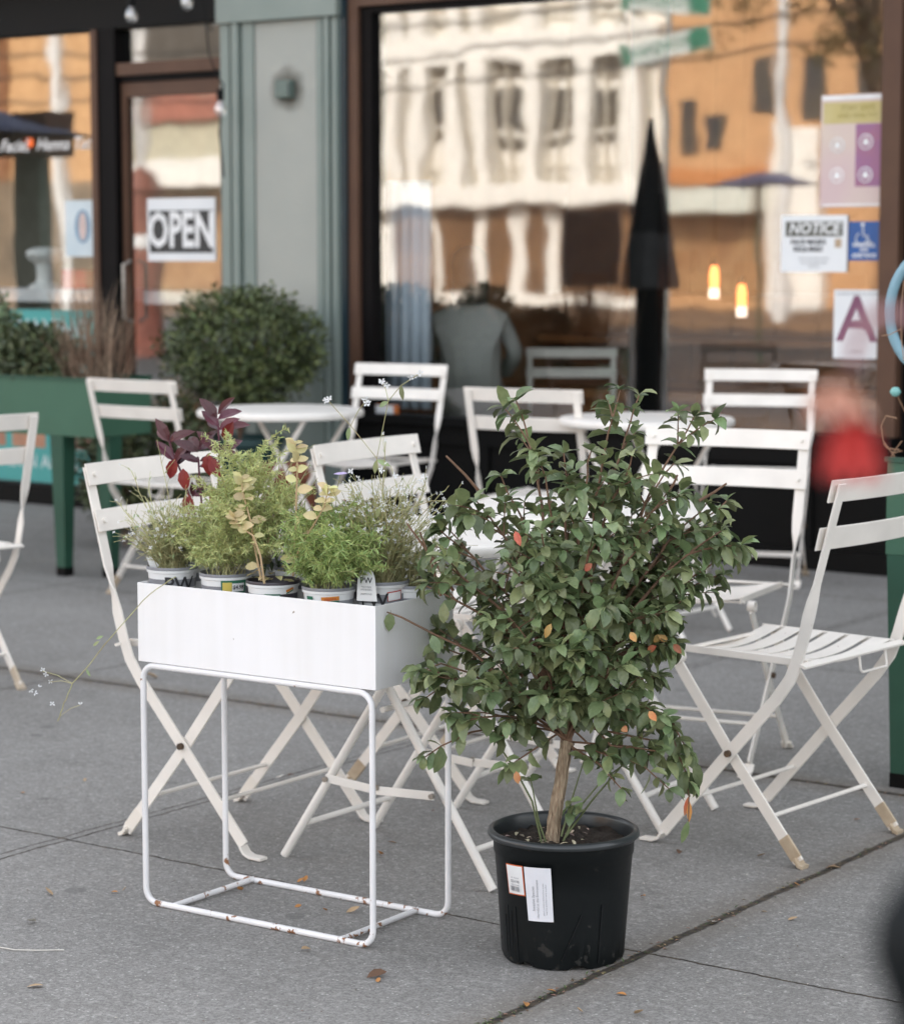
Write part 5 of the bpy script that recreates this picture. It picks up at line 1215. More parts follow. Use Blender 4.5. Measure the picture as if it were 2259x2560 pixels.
for i, (u, v) in enumerate(((288, 50), (440, 28))):
    q = gz(u, v, 2.89); o_ = thing('ceiling_lamp', ['round flush ceiling lamp seen through the pane above the door, the left one', 'round flush ceiling lamp seen through the pane above the door, near the jamb'][i], 'lamp', (q.x, q.y, 2.9), 0, 'ceiling lamps inside the neighbour shop')
    m = MB(); m.lathe([(0.085, 2.899), (0.10, 2.89), (0.10, 2.87), (0.085, 2.865)], (q.x, q.y, 0), 24); m.build('ring', rivet_m, o_, smooth=50)
    m = MB(); m.lathe([(0, 2.862), (0.075, 2.865), (0.085, 2.87)], (q.x, q.y, 0), 24); m.build('diffuser', emis('lamp_glow%d' % i, (1.0, 0.78, 0.55), 30.0), o_, smooth=50)

# string light bulbs
cable = MB()
bulbs = []
for i, (u, v) in enumerate(((262, 26), (373, 0), (440, 214))):
    q = gy(u, v, 8.50); o_ = thing('string_light_bulb', ['clear string light bulb hanging at the top edge, the left one of two', 'clear string light bulb at the top edge nearer the pilaster', 'string light bulb hanging lower, beside the door jamb'][i], 'light bulb', q, 0, 'string light bulbs')
    gl = glass('bulb_glass%d' % i, 0.30, (0.95, 0.93, 0.9), 0.0)
    m = MB(); m.lathe([(0.010, 0.034), (0.014, 0.028), (0.026, 0.006), (0.030, -0.012), (0.027, -0.030), (0.016, -0.043), (0, -0.047)], q, 20); m.build('globe', gl, o_, smooth=80)
    m = MB(); m.lathe([(0, 0.085), (0.015, 0.083), (0.017, 0.07), (0.017, 0.036), (0.011, 0.033), (0, 0.033)], q, 16); m.build('socket', blackp, o_, smooth=40)
    m = MB(); m.tube([q + Vector((0, 0, 0.033)), q + Vector((0.006, 0, 0.0)), q + Vector((-0.005, 0, -0.01)), q + Vector((0.004, 0, 0.02))], 0.0013, 4); m.build('filament', mat('filament', (0.6, 0.35, 0.15), 0.4), o_)
    bulbs.append(q)
cab = MB(); a = [Vector((-8.6, 8.5, 2.75)), bulbs[0] + Vector((0, 0, 0.085)), (bulbs[0] + bulbs[1]) / 2 + Vector((0, 0, 0.06)), bulbs[1] + Vector((0, 0, 0.085)), Vector((-7.52, 8.52, 2.45)), Vector((-7.49, 8.52, 2.2)), bulbs[2] + Vector((0.02, 0, 0.10)), Vector((-7.47, 8.56, 1.85)), Vector((-7.49, 8.62, 1.6))]
pp = []
for a_, b_ in zip(a, a[1:]): pp += [a_.lerp(b_, k / 5) + Vector((0, 0, -0.012 * math.sin(math.pi * k / 5))) for k in range(5)]
cab.tube(pp, 0.004, 5); co_ = cab.build('light_string_cable', blackp, None, smooth=60, loc=(-8, 8.5, 2.4)); co_['label'] = 'black cable of the string lights running down beside the door jamb'; co_['category'] = 'cable'

# ================================================================= GREEN TROUGH PLANTERS, SHRUBS
trough_g = mat('trough_green', (0.042, 0.120, 0.072), 0.55, (0.034, 0.100, 0.060), 5, 0.8, 0.1, 30)
trough_lo = mat('trough_leg_green', (0.018, 0.075, 0.045), 0.5, (0.014, 0.06, 0.036), 5)


def trough(label, x0, x1, y0, y1, legs, rz=0):
    t = thing('trough_planter', label, 'planter', ((x0 + x1) / 2, (y0 + y1) / 2, 0), 0, 'green trough planters on legs')
    m = MB(); zt, zb = 0.785, 0.565; th = 0.012
    m.box(x0, x1, y0, y0 + th, zb, zt); m.box(x0, x1, y1 - th, y1, zb, zt); m.box(x0, x0 + th, y0 + th, y1 - th, zb, zt); m.box(x1 - th, x1, y0 + th, y1 - th, zb, zt); m.box(x0 + th, x1 - th, y0 + th, y1 - th, zb, zb + 0.02)
    m.build('box', trough_g, t)
    m = MB(); m.box(x0 - 0.006, x1 + 0.006, y0 - 0.006, y0 + th + 0.003, zt + 0.001, zt + 0.012); m.box(x0 - 0.006, x1 + 0.006, y1 - th - 0.003, y1 + 0.006, zt + 0.001, zt + 0.012); m.build('rim', trough_lo, t)
    m = MB(); m.box(x0 + th + .001, x1 - th - .001, y0 + th + .001, y1 - th - .001, zb + 0.021, zt - 0.03); m.build('soil', soil_m, t)
    for (lx_, ly_) in legs:
        m = MB(); sec_t, sec_b = 0.036, 0.022
        V = [(lx_ + a * sec_b, ly_ + b * sec_b, 0.0) for a, b in ((-1, -1), (1, -1), (1, 1), (-1, 1))] + [(lx_ + a * sec_t, ly_ + b * sec_t, zb - 0.001) for a, b in ((-1, -1), (1, -1), (1, 1), (-1, 1))]
        m.add(V, [(3, 2, 1, 0), (4, 5, 6, 7)] + [(i, (i + 1) % 4, 4 + (i + 1) % 4, 4 + i) for i in range(4)]); lg = m.build('leg', trough_lo, t)
        m = MB(); m.box(lx_ - 0.024, lx_ + 0.024, ly_ - 0.024, ly_ + 0.024, 0.0, 0.035); m.build('foot', blackp, lg)
    return t


trough('dark green trough planter on tapered legs at the left edge', -8.4, -6.575, 6.78, 7.10, ((-6.79, 6.82), (-6.615, 6.90), (-8.3, 6.85), (-8.3, 7.05)))
trough('green trough planter with dried grasses, cut off by the right edge', -2.455, -1.2, 5.20, 5.50, ((-2.415, 5.235), (-2.415, 5.46), (-1.25, 5.24), (-1.25, 5.46)))


def leaf_cloud(mb, c, rad, n, Ls, Ws, rr_, lumps=6, fillr=0.75):
    c = Vector(c); rad = Vector(rad); L_ = [(Vector((rr_.gauss(0, 1), rr_.gauss(0, 1), rr_.gauss(0, 1))).normalized(), rr_.uniform(0.86, 1.12)) for _ in range(lumps)]
    for i in range(n):
        d = Vector((rr_.gauss(0, 1), rr_.gauss(0, 1), rr_.gauss(0, 1))).normalized()
        k = 1.0 + 0.24 * mnoise.noise(d * 3.1 + c) + 0.16 * mnoise.noise(d * 7 + c); q = rr_.uniform(fillr, 1.0) ** 0.5 * k
        p = c + Vector((d.x * rad.x, d.y * rad.y, d.z * rad.z)) * q
        dd = (d + Vector((rr_.uniform(-1, 1), rr_.uniform(-1, 1), rr_.uniform(-0.4, 1.0)))).normalized()
        mb.leaf(p, dd, d + Vector((0, 0, 0.6)), rr_.uniform(*Ls), rr_.uniform(*Ws), 0.3, 0.2, (0, 0.5, 1), (0, 1, 0))


r2 = random.Random(11)
boxw = mat('boxwood_leaf', (0.125, 0.150, 0.048), 0.5, (0.040, 0.060, 0.022), 14, 0.6, island=0.6, hue=0.02, trans=0.12)
deep = mat('shrub_dark_leaf', (0.100, 0.120, 0.050), 0.55, (0.045, 0.06, 0.026), 12, 0.8, island=0.55, hue=0.03, trans=0.1)
t = thing('boxwood_bush', 'clipped round dark green boxwood in front of the pilaster', 'bush', (-7.07, 8.22, 0.0))
m = MB(); leaf_cloud(m, (-7.04, 8.22, 0.86), (0.385, 0.33, 0.265), 9500, (0.022, 0.042), (0.012, 0.020), r2, fillr=0.35); m.build('foliage', boxw, t)
m = MB()
for k in range(24):
    e = Vector((-7.07 + r2.uniform(-.22, .22), 8.22 + r2.uniform(-.2, .2), r2.uniform(0.7, 1.0))); m.tube(bez((-7.07, 8.22, 0.4), (-7.07, 8.22, 0.62), e, 6), 0.005, 4)
m.build('branches', bark2, t)
m = MB(); m.lathe([(0, 0.0), (0.13, 0.0), (0.14, 0.02), (0.19, 0.42), (0.205, 0.43), (0.205, 0.46), (0.185, 0.46), (0.18, 0.40), (0, 0.40)], (-7.07, 8.22, 0), 32); m.build('pot', mat('pot_teal', (0.02, 0.06, 0.06), 0.4), t, smooth=40)
t = thing('terracotta_pot', 'terracotta pot on the ground under the round table by the boxwood', 'plant pot', (-6.62, 8.0, 0)); q = gz(577, 1090, 0); q = Vector((q.x, q.y, 0)); t.location = q; WM[t.name] = Matrix.Translation(q)
m = MB(); m.lathe([(0, 0), (0.10, 0), (0.13, 0.30), (0.155, 0.305), (0.158, 0.36), (0.14, 0.36), (0.13, 0.31), (0, 0.31)], q, 28); m.build('pot', mat('terracotta', (0.28, 0.095, 0.05), 0.8, (0.22, 0.08, 0.045), 6), t, smooth=40)
m = MB(); m.lathe([(0, 0.3125), (0.128, 0.312)], q, 20); m.build('soil', soil_m, t)
# dried grass clump by the boxwood
t = thing('dried_grass', 'clump of dry tan grass between the warm chair and the round table', 'plant', gz(385, 1065, 0)); b = gz(385, 1065, 0); m = MB()
for k in range(420):
    a = r2.uniform(0, 6.28); s_ = r2.uniform(0.02, 0.16); e = b + Vector((s_ * math.cos(a), s_ * math.sin(a), r2.uniform(0.35, 0.80)))
    m.leaf(b + rv(0.03) * Vector((1, 1, 0)).length * 0 + Vector((r2.uniform(-.04, .04), r2.uniform(-.04, .04), 0.0)), e - b, (r2.uniform(-1, 1), r2.uniform(-1, 1), 0.2), (e - b).length, 0.010, 0.35, 0.1)
m.build('blades', mat('dry_grass', (0.42, 0.28, 0.16), 0.8, (0.28, 0.17, 0.09), 10, island=0.4, hue=0.02), t)
m = MB()
for k in range(500): 
    p = b + Vector((r2.gauss(0, 0.07), r2.gauss(0, 0.06), r2.uniform(0.45, 0.80))); m.leaf(p, Vector((r2.uniform(-1, 1), r2.uniform(-1, 1), 0.5)), (0, 0, 1), 0.03, 0.016, 0.4, 0.2, (0, 0.5, 1), (0, 1, 0))
m.build('seed_heads', mat('dry_heads', (0.46, 0.32, 0.20), 0.8, (0.3, 0.2, 0.12), 10, island=0.4), t)
for i, (u, v, rad, zc_, lb) in enumerate(((250, 1090, (0.22, 0.2, 0.28), 0.34, 'low dark shrub on the ground behind the warm chair'), (335, 1085, (0.22, 0.2, 0.30), 0.36, 'low dark shrub beside the dry grass, under the boxwood'))):
    b = gz(u, v, 0); t = thing('low_shrub', lb, 'shrub', (b.x, b.y, 0), 0, 'low dark shrubs by the wall'); m = MB(); leaf_cloud(m, (b.x, b.y, zc_), rad, 2600, (0.03, 0.05), (0.014, 0.022), r2, fillr=0.3); m.build('foliage', deep, t)
    m = MB()
    for k in range(10): m.tube([(b.x, b.y, 0), (b.x + r2.uniform(-.1, .1), b.y + r2.uniform(-.1, .1), 0.45)], 0.004, 4)
    m.build('stems', bark2, t)
# plants in the left trough
for i, (x, y, zc_, rad, n, lb) in enumerate(((-7.04, 6.93, 0.865, (0.21, 0.14, 0.125), 2600, 'dark leafy shrub growing in the left green trough'), (-7.38, 6.95, 0.93, (0.20, 0.14, 0.19), 2200, 'variegated leafy shrub at the outer end of the left green trough'))):
    t = thing('trough_shrub', lb, 'shrub', (x, y, 0.755)); m = MB(); leaf_cloud(m, (x, y, zc_), rad, n, (0.025, 0.045), (0.013, 0.022), r2, fillr=0.3); m.build('foliage', [deep, mat('varieg_leaf', (0.20, 0.24, 0.13), 0.55, (0.07, 0.11, 0.05), 12, island=0.6, hue=0.02)][i], t)
    m = MB()
    for k in range(9): m.tube([(x, y, 0.755), (x + r2.uniform(-.1, .1), y + r2.uniform(-.08, .08), zc_ + 0.1)], 0.003, 4)
    m.build('stems', bark2, t)
t = thing('trough_grass', 'wispy dry grass at the end of the left green trough', 'plant', (-6.72, 6.94, 0.755)); m = MB()
for k in range(330):
    b = Vector((-6.74 + r2.gauss(0, 0.07), 6.94 + r2.uniform(-.08, .08), 0.755)); e = b + Vector((r2.gauss(0, 0.07), r2.gauss(0, 0.05), r2.uniform(0.12, 0.46)))
    m.leaf(b, e - b, (r2.uniform(-1, 1), r2.uniform(-1, 1), 0), (e - b).length, 0.004, 0.3, 0.1)
m.build('blades', mat('grass_tan', (0.30, 0.22, 0.15), 0.8, (0.2, 0.12, 0.08), 10, island=0.4), t)
# dry plants in the right trough, blue hoop and glass bauble
t = thing('dried_plant', 'brown dried plant with curling tendrils in the right green trough', 'plant', (-2.2, 5.35, 0.755)); m = MB()
for k in range(520):
    b = Vector((r2.uniform(-2.40, -1.9), 5.35 + r2.uniform(-.08, .08), 0.755)); e = b + Vector((r2.gauss(0.02, 0.05), r2.gauss(0, 0.05), r2.uniform(0.05, 0.42)))
    m.leaf(e, Vector((r2.uniform(-1, 1), r2.uniform(-1, 1), r2.uniform(-0.5, 0.5))), (0, 0, 1), r2.uniform(0.02, 0.04), 0.012, 0.8, 0.3, (0, 0.5, 1), (0, 1, 0))
    if k % 4 == 0: m.tube([b, b.lerp(e, 0.5) + rv(0.02), e], 0.0012, 3)
m.build('dead_leaves', mat('dead_brown', (0.16, 0.09, 0.05), 0.8, (0.08, 0.045, 0.03), 14, island=0.5, hue=0.02), t)
m = MB()
for pts in (((1800, 900), (1780, 905), (1762, 880), (1758, 850), (1768, 830), (1790, 835)), ((1804, 560), (1798, 620), (1799, 680), (1804, 720)), ((1760, 670), (1775, 668), (1800, 655)), ((1795, 898), (1770, 895), (1762, 885)), ((1800, 960), (1790, 925), (1780, 900)), ((1775, 918), (1785, 900), (1800, 880))):
    P = [gy(u, v, 5.21) for u, v in pts]; pth = []
    for a_, b_ in zip(P, P[1:]): pth += [a_.lerp(b_, k / 4) for k in range(4)]
    pth.append(P[-1]); m.tube(pth, 0.0013, 4)
m.build('tendrils', mat('tendril', (0.34, 0.20, 0.12), 0.7), t)
c = gy(1878, 622, 5.30); t = MB(); t.tube([c + Vector((0.118 * math.cos(a), 0.03 * math.cos(a), 0.152 * math.sin(a))) for a in [2 * math.pi * i / 40 for i in range(40)]], 0.0125, 8, close=True)
o = t.build('blue_hoop', mat('hoop_blue', (0.22, 0.38, 0.46), 0.5), None, smooth=60, loc=c); o['label'] = 'bright blue hoop stuck in the dried plant at the right edge'; o['category'] = 'hoop'
m = MB(); m.tube([c + Vector((0, 0, -0.152)), Vector((c.x, 5.33, 0.755))], 0.004, 6); m.build('stake', greenst, o)
q = gy(1787, 782, 5.22); m = MB(); m.lathe([(0, 0.012), (0.008, 0.010), (0.014, 0.0), (0.008, -0.010), (0, -0.012)], q, 14); o = m.build('glass_bauble', mat('bauble', (0.20, 0.45, 0.42), 0.1), None, smooth=80, loc=q); o['label'] = 'small shiny turquoise bauble in the dried plant, under the blue hoop'; o['category'] = 'bauble'
m = MB(); m.tube([q, Vector((q.x + 0.05, 5.33, 0.76))], 0.0012, 4); m.build('wire', tuple([MATS['tendril']]), o)

# ================================================================= NEAR, OUT OF FOCUS
c = gd(1700, 842, 0.95); off = gd(1960, 520, 0.98)
t = thing('red_blossom', 'blurred red hanging blossom close to the camera at the right', 'flower', c)
m = MB()
for k in range(9):
    a = k * 0.7; d = Vector((math.cos(a) * 0.22, math.sin(a) * 0.22, -1)); m.leaf(c + Vector((0, 0, 0.006)), d, Vector((math.cos(a), math.sin(a), 0)), 0.033, 0.013, -0.3, 0.4)
m.build('petals', mat('petal_red', (0.50, 0.020, 0.012), 0.5, (0.36, 0.015, 0.01), 10), t, smooth=80)
m = MB()
for k in range(7):
    a = k * 0.9; d = Vector((math.cos(a) * 0.5, math.sin(a) * 0.5, -0.8)); m.leaf(c + Vector((-0.007, 0, 0.016)), d, Vector((math.cos(a), math.sin(a), 0)), 0.022, 0.012, -0.3, 0.4)
m.build('inner_petals', mat('petal_salmon', (0.55, 0.20, 0.14), 0.5, (0.5, 0.3, 0.2), 10), t, smooth=80)
m = MB(); m.tube(bez(c + Vector((0, 0, 0.022)), c + Vector((0.0, 0, 0.05)), gd(1830, 640, 0.96), 8) + [gd(1960, 620, 0.97), gd(2250, 900, 0.98), Vector((gd(2250, 900, 0.98).x, gd(2250, 900, 0.98).y, 0.75))], 0.0028, 6); m.build('stem', mat('stem_pink', (0.30, 0.14, 0.15), 0.6), t, smooth=60)
q = gd(2250, 900, 0.98); m = MB(); m.lathe([(0, 0), (0.10, 0), (0.13, 0.70), (0.14, 0.70), (0.14, 0.74), (0, 0.74)], (q.x, q.y, 0), 20); m.build('tall_pot', blackp, t, smooth=40)
c = gd(1862, 2085, 0.80)
t = thing('iron_post', 'blurred dark iron post with a rounded knob close to the camera, bottom right corner', 'post', (c.x, c.y, 0))
m = MB(); m.lathe([(0, 0.060), (0.012, 0.056), (0.020, 0.042), (0.021, 0.030), (0.016, 0.015), (0.012, 0.005), (0.015, -0.005)], c, 20); m.build('knob', mat('iron_black', (0.003, 0.005, 0.006), 0.6, spec=0.2), t, smooth=60)
m = MB(); m.lathe([(0.015, -0.0052), (0.026, -0.02), (0.028, -0.035), (0.024, -0.05), (0.022, -c.z)], c, 20); m.build('shaft', MATS['iron_black'], t, smooth=60)

# ================================================================= FALLEN LEAVES AND LITTER
lt = mat('fallen_tan', (0.46, 0.33, 0.20), 0.75, (0.34, 0.22, 0.12), 90, 0.9)
lo = mat('fallen_orange', (0.50, 0.24, 0.07), 0.7, (0.38, 0.16, 0.05), 90, 0.9)
lb_ = mat('fallen_brown', (0.16, 0.085, 0.05), 0.8, (0.09, 0.05, 0.03), 90, 0.9)
lw = mat('fallen_pale', (0.62, 0.60, 0.55), 0.7, (0.5, 0.46, 0.4), 90, 0.9)
r3 = random.Random(5)
FL = [(325, 1130 + 0, None)]
FALL = [(70, 1972, 'lt', 0.030, 'curled tan leaf near the lower left corner of the pavement'), (97, 1786, 'lt', 0.030, 'flat tan leaf on the slab left of the stand'), (228, 1784, 'lo', 0.016, 'small orange leaf scrap on the left slab'), (250, 1780, 'lt', 0.014, 'tiny tan scrap left of the stand, beside the orange one'),
        (612, 1900, 'lt', 0.026, 'upright curled tan leaf in front of the stand'), (752, 1952, 'lb_', 0.040, 'dark matted leaf with orange edge below the stand'), (755, 1960, 'lo', 0.022, 'orange leaf lying on the dark matted leaf'),
        (372, 1805, 'lo', 0.026, 'orange leaf touching the left front rod of the stand'), (595, 1812, 'lo', 0.016, 'orange scrap before the front rod of the stand'), (648, 1822, 'lo', 0.020, 'bright orange leaf on the pavement at the middle of the front rod'), (600, 1762, 'lo', 0.018, 'orange leaf on the left cross rod'),
        (757, 1710 - 0, 'lo', 0.026, 'rust coloured leaf inside the stand, near its right end'), (783, 1685, 'lo', 0.020, 'yellow orange leaf behind the back rod of the stand'), (865, 1620, 'lb_', 0.016, 'small brown crumb behind the planter'), (705, 1822, 'lt', 0.030, 'thin tan blade by the front rod'),
        (1085, 1985 - 60 + 10, 'lo', 0.0, ''), (1395, 1965 - 0, 'lo', 0.0, ''), (480, 1782, 'lo', 0.022, 'orange leaf by the left end of the back rod'), (1355, 1703, 'lb_', 0.026, 'nearly black leaf right of the black pot'), (1283, 1793, 'lo', 0.016, 'yellow leaf on the slab right of the pot'),
        (1520, 1713, 'lt', 0.026, 'tan leaf on the far side of the wide joint'), (1582, 1838, 'lt', 0.022, 'tan leaf on the slab beyond the wide joint'), (1665, 1760 - 25, 'lt', 0.030, 'large tan leaf caught in the wide joint'), (1590, 1772, 'lo', 0.022, 'orange leaf stuck in the wide joint'), (1428, 1845, 'lw', 0.030, 'white leaf in the wide joint'),
        (1240, 1988, 'lo', 0.020, 'orange leaf in the near part of the joint'), (1050, 2018 - 10, 'lo', 0.026, 'orange leaf where the joint meets the bottom edge'), (1155, 2025, 'lt', 0.02, 'tan leaf near the bottom edge'), (1275, 2030, 'lt', 0.026, 'brownish leaf on the near right slab'), (1100, 1982, 'lo', 0.018, 'yellow leaf just below the pot'),
        (1825 - 300, 1822, 'lt', 0.014, 'tiny straw scrap on the right slab'), (560, 1555, 'lw', 0.026, 'white leaf behind the planter near the chair foot'), (580, 1548, 'lb_', 0.022, 'dark leaf touching the white one behind the planter'), (500, 1600, 'lw', 0.018, 'white scrap under the planter'), (1030, 1455, 'lo', 0.020, 'orange leaf far behind the planter'), (1040, 1447, 'lo', 0.018, 'second orange leaf far behind the planter'),
        (300, 1355, 'lt', 0.05, 'pinkish tan leaf heap on the dirty joint'), (135, 1130, 'lb_', 0.05, 'red leaf at the foot of the left trough'), (170, 1560, 'lt', 0.014, 'light scrap on the far left slab'), (1710, 1640, 'lo', 0.02, 'orange scrap by the right chair'), (45, 1585, 'lo', 0.018, 'small rusty leaf at the left edge'), (610, 1760, 'lo', 0.02, 'curled orange leaf between the rods'), (62, 1845, 'lw', 0.03, 'pale flat stain-like leaf at the lower left'), (965, 1590, 'lw', 0.014, 'white speck of paper behind the planter')]
for (u, v, mn, sz, lb) in FALL:
    if not lb: continue
    p = gz(u, v, 0.0); mt_ = {'lt': lt, 'lo': lo, 'lb_': lb_, 'lw': lw}[mn]
    m = MB(); a = r3.uniform(0, 6.28); d = Vector((math.cos(a), math.sin(a), r3.uniform(0.0, 0.25)))
    m.leaf(p + Vector((0, 0, 0.003)) - d * sz * 0.5, d, Vector((r3.uniform(-.4, .4), r3.uniform(-.4, .4), 1)), sz, sz * r3.uniform(0.4, 0.6), r3.uniform(-0.9, 0.5), r3.uniform(0.15, 0.6))
    zmin = min(q.z for q in m.v)
    for q in m.v: q.z += 0.0015 - zmin
    o = m.build('fallen_leaf', mt_, None, smooth=80, loc=(p.x, p.y, 0)); o['label'] = lb; o['category'] = 'leaf'; o['group'] = 'fallen leaves on the pavement'
# debris packed into the joints
m = MB()
for k in range(900):
    if k < 420: p = Vector((FX + r3.gauss(0, 0.010), r3.uniform(1.6, 5.2), 0.001))
    else: p = Vector((r3.uniform(-7.0, -1.8), FY + FD + r3.gauss(0, 0.014), 0.001))
    s_ = r3.uniform(0.004, 0.013); a = r3.uniform(0, 6.28)
    m.leaf(p, (math.cos(a), math.sin(a), 0.1), (0, 0, 1), s_, s_ * 0.5, 0.2, 0.4, (0, 0.5, 1), (0, 1, 0))
m.build('joint_litter', mat('joint_debris', (0.26, 0.17, 0.10), 0.85, (0.12, 0.10, 0.06), 30, 0.9, island=0.7, hue=0.05), None, kind='stuff', label='brown leaf crumbs packed into the joints of the pavement')
m = MB()
for k in range(160):
    c_ = 1.0; yb = 3.0 + 1.0 * abs(r3.gauss(0, 0.35)) if r3.random() < 0.6 else r3.uniform(2.4, 4.9); p = Vector((FX + r3.gauss(0, 0.006), yb, 0)); m.leaf(p, (r3.uniform(-1, 1), r3.uniform(-1, 1), 0.9), (0, 0, 1), r3.uniform(0.006, 0.014), 0.004, 0.8, 0.2, (0, 0.5, 1), (0, 1, 0))
m.build('joint_moss', mat('moss', (0.07, 0.10, 0.04), 0.9, island=0.4), None, kind='stuff', label='green weeds growing in the wide pavement joint')
m = MB()
for k in range(520):
    p = gz(r3.uniform(-20, 1820), 1180 + 870 * r3.random() ** 0.8, 0.001); s_ = r3.uniform(0.002, 0.007); a = r3.uniform(0, 6.28)
    m.leaf(p, (math.cos(a), math.sin(a), 0.15), (0, 0, 1), s_, s_ * 0.6, 0.2, 0.4, (0, 0.5, 1), (0, 1, 0))
m.build('pavement_crumbs', mat('crumbs', (0.42, 0.38, 0.33), 0.85, (0.12, 0.09, 0.06), 3, 0.2, island=0.7, hue=0.04), None, kind='stuff', label='tiny pale and dark crumbs scattered over the pavement')
m = MB(); P = [gz(0, 1892, 0.002), gz(30, 1897, 0.003), gz(75, 1898, 0.004), gz(128, 1897, 0.002)]; m.tube(P, 0.0012, 4); o = m.build('straw', lw, None, loc=P[1]); o['label'] = 'thin pale straw lying on the pavement at the left edge'; o['category'] = 'straw'

# ================================================================= ACROSS THE STREET (seen in the glass)
YM = 2 * (YW + 0.03)
YO = -34.0; KV = (YM - YO)


def mx(u, v, Yr):                     # world point behind the camera whose mirror image shows at u, v
    q = gy(u, v, YM - Yr); return Vector((q.x, Yr, q.z))


cream = mat('cream_facade', (0.86, 0.83, 0.77), 0.7, (0.78, 0.74, 0.67), 1.2, 0.8)
orange = mat('orange_brick', (0.58, 0.34, 0.17), 0.8, (0.46, 0.25, 0.12), 2.0, 0.8)
glassd = mat('far_window', (0.03, 0.035, 0.04), 0.15, (0.08, 0.07, 0.05), 1.0)
wbd = thing('cream_building', 'cream columned building across the street, mirrored in the big window', 'building', mx(1000, 600, YO) * 1.0)
xl, xr = mx(700, 300, YO).x, mx(1312, 300, YO).x; z1_ = mx(1000, 385, YO).z; z0_ = mx(1000, 408, YO).z
m = MB(); m.box(xl, xr, YO - 10, YO - 0.4, 0, 13); m.build('wall', cream, wbd)
m = MB(); m.box(xl, xr, YO - 0.399, YO + 0.25, z0_, z1_ + 0.2); m.box(xl, xr, YO - 0.399, YO + 0.1, 6.3, 7.0); m.box(xl, xr, YO - 0.399, YO + 0.35, 12.4, 13.1); m.build('cornice', cream, wbd)
us = [745, 790, 835, 905, 960, 1062, 1165, 1262]
m = MB()
for u in us:
    x = mx(u, 200, YO).x; m.box(x - 0.21, x + 0.21, YO - 0.3995, YO + 0.12, z1_ + 0.201, 6.299); m.box(x - 0.21, x + 0.21, YO - 0.3995, YO + 0.12, 7.001, 12.399)
m.build('columns', cream, wbd)
for (u0, u1) in ((865, 900), (975, 1040), (1084, 1140), (1188, 1250), (765, 785)):
    for (va, vb) in ((90, 150), (180, 255), (268, 288)):
        a = mx(u0, va, YO - 0.39); b = mx(u1, vb, YO - 0.39); m = MB(); m.box(min(a.x, b.x), max(a.x, b.x), YO - 0.3992, YO - 0.36, min(a.z, b.z), max(a.z, b.z)); m.build('window', glassd if va > 100 else mat('far_shade', (0.25, 0.22, 0.18), 0.6), wbd)
    for zz in (8.0, 10.2):
        a = mx(u0, 200, YO - 0.39); b = mx(u1, 200, YO - 0.39); m = MB(); m.box(min(a.x, b.x), max(a.x, b.x), YO - 0.3992, YO - 0.36, zz, zz + 1.6); m.build('window', glassd, wbd)
for (u0, u1) in ((780, 850), (865, 925), (955, 1000), (1035, 1070), (1100, 1300)):
    a = mx(u0, 415, YO); b = mx(u1, 560, YO); m = MB(); m.box(a.x, b.x, YO - 0.3992, YO - 0.34, 0.3, z0_ - 0.01); m.build('shop_window', mat('far_shop', (0.10, 0.055, 0.03), 0.3, (0.24, 0.13, 0.06), 1.3, 0.9), wbd)
m = MB()
for zz in (3.3, 3.55, 7.3, 7.6, 12.0): m.box(xl + 0.05, xr - 0.05, YO - 0.399, YO - 0.25, zz, zz + 0.07)
for k in range(22):
    x = xl + 0.4 + k * (xr - xl - 0.8) / 21; m.box(x - 0.035, x + 0.035, YO - 0.3993, YO - 0.22, z1_ + 0.205, 6.295)
m.build('mouldings', mat('mould_cream', (0.66, 0.60, 0.50), 0.7), wbd)
m = MB()
for k in range(5): m.tube([(xl - 6, YO + 9 + k, 5.2 + 0.5 * k), ((xl + xr) / 2, YO + 9 + k, 4.8 + 0.5 * k), (xr + 14, YO + 9 + k, 5.6 + 0.45 * k)], 0.03, 4)
wr_ = m.build('overhead_wires', mat('wire_dark', (0.03, 0.03, 0.03), 0.7), None, loc=(xl, YO + 9, 5)); wr_['label'] = 'thin dark overhead wires across the street, mirrored in the big window'; wr_['category'] = 'wires'
obd = thing('orange_building', 'orange brick building across the street, mirrored on the right of the window', 'building', mx(1500, 600, YO))
xl2, xr2 = xr + 0.02, mx(2100, 300, YO).x
m = MB(); m.box(xl2, xr2, YO - 10, YO - 0.2, 0, 14); m.build('wall', orange, obd)
a = mx(1500, 342, YO).z; m = MB(); m.box(xl2, xr2, YO - 0.1995, YO + 0.1, a - 0.25, a + 0.1); m.build('ledge', mat('ledge_orange', (0.50, 0.20, 0.07), 0.8), obd)
for (u0, v0, u1, v1) in ((1352, 195, 1378, 305), (1395, 235, 1440, 300), (1500, 120, 1540, 230), (1600, 120, 1640, 230), (1700, 120, 1740, 230)):
    a = mx(u0, v0, YO); b = mx(u1, v1, YO); m = MB(); m.box(a.x, b.x, YO - 0.1993, YO - 0.15, b.z, a.z); m.build('window', glassd, obd)
a = mx(1325, 376, YO); b = mx(1545, 422, YO); m = MB(); m.box(a.x, b.x, YO - 0.1992, YO + 1.1, b.z, a.z); m.build('awning', mat('far_awning', (0.66, 0.68, 0.60), 0.7), obd)
a = mx(1545, 250, YO); b = mx(1640, 430, YO); m = MB(); m.box(a.x, b.x, YO - 0.1991, YO + 0.2, 0, a.z); m.build('pale_bay', cream, obd)
m = MB()
for (u0, u1) in ((1330, 1410), (1420, 1500), (1510, 1540)):
    a = mx(u0, 430, YO); b = mx(u1, 600, YO); m.box(a.x, b.x, YO - 0.1990, YO - 0.14, 0.3, mx(1400, 430, YO).z)
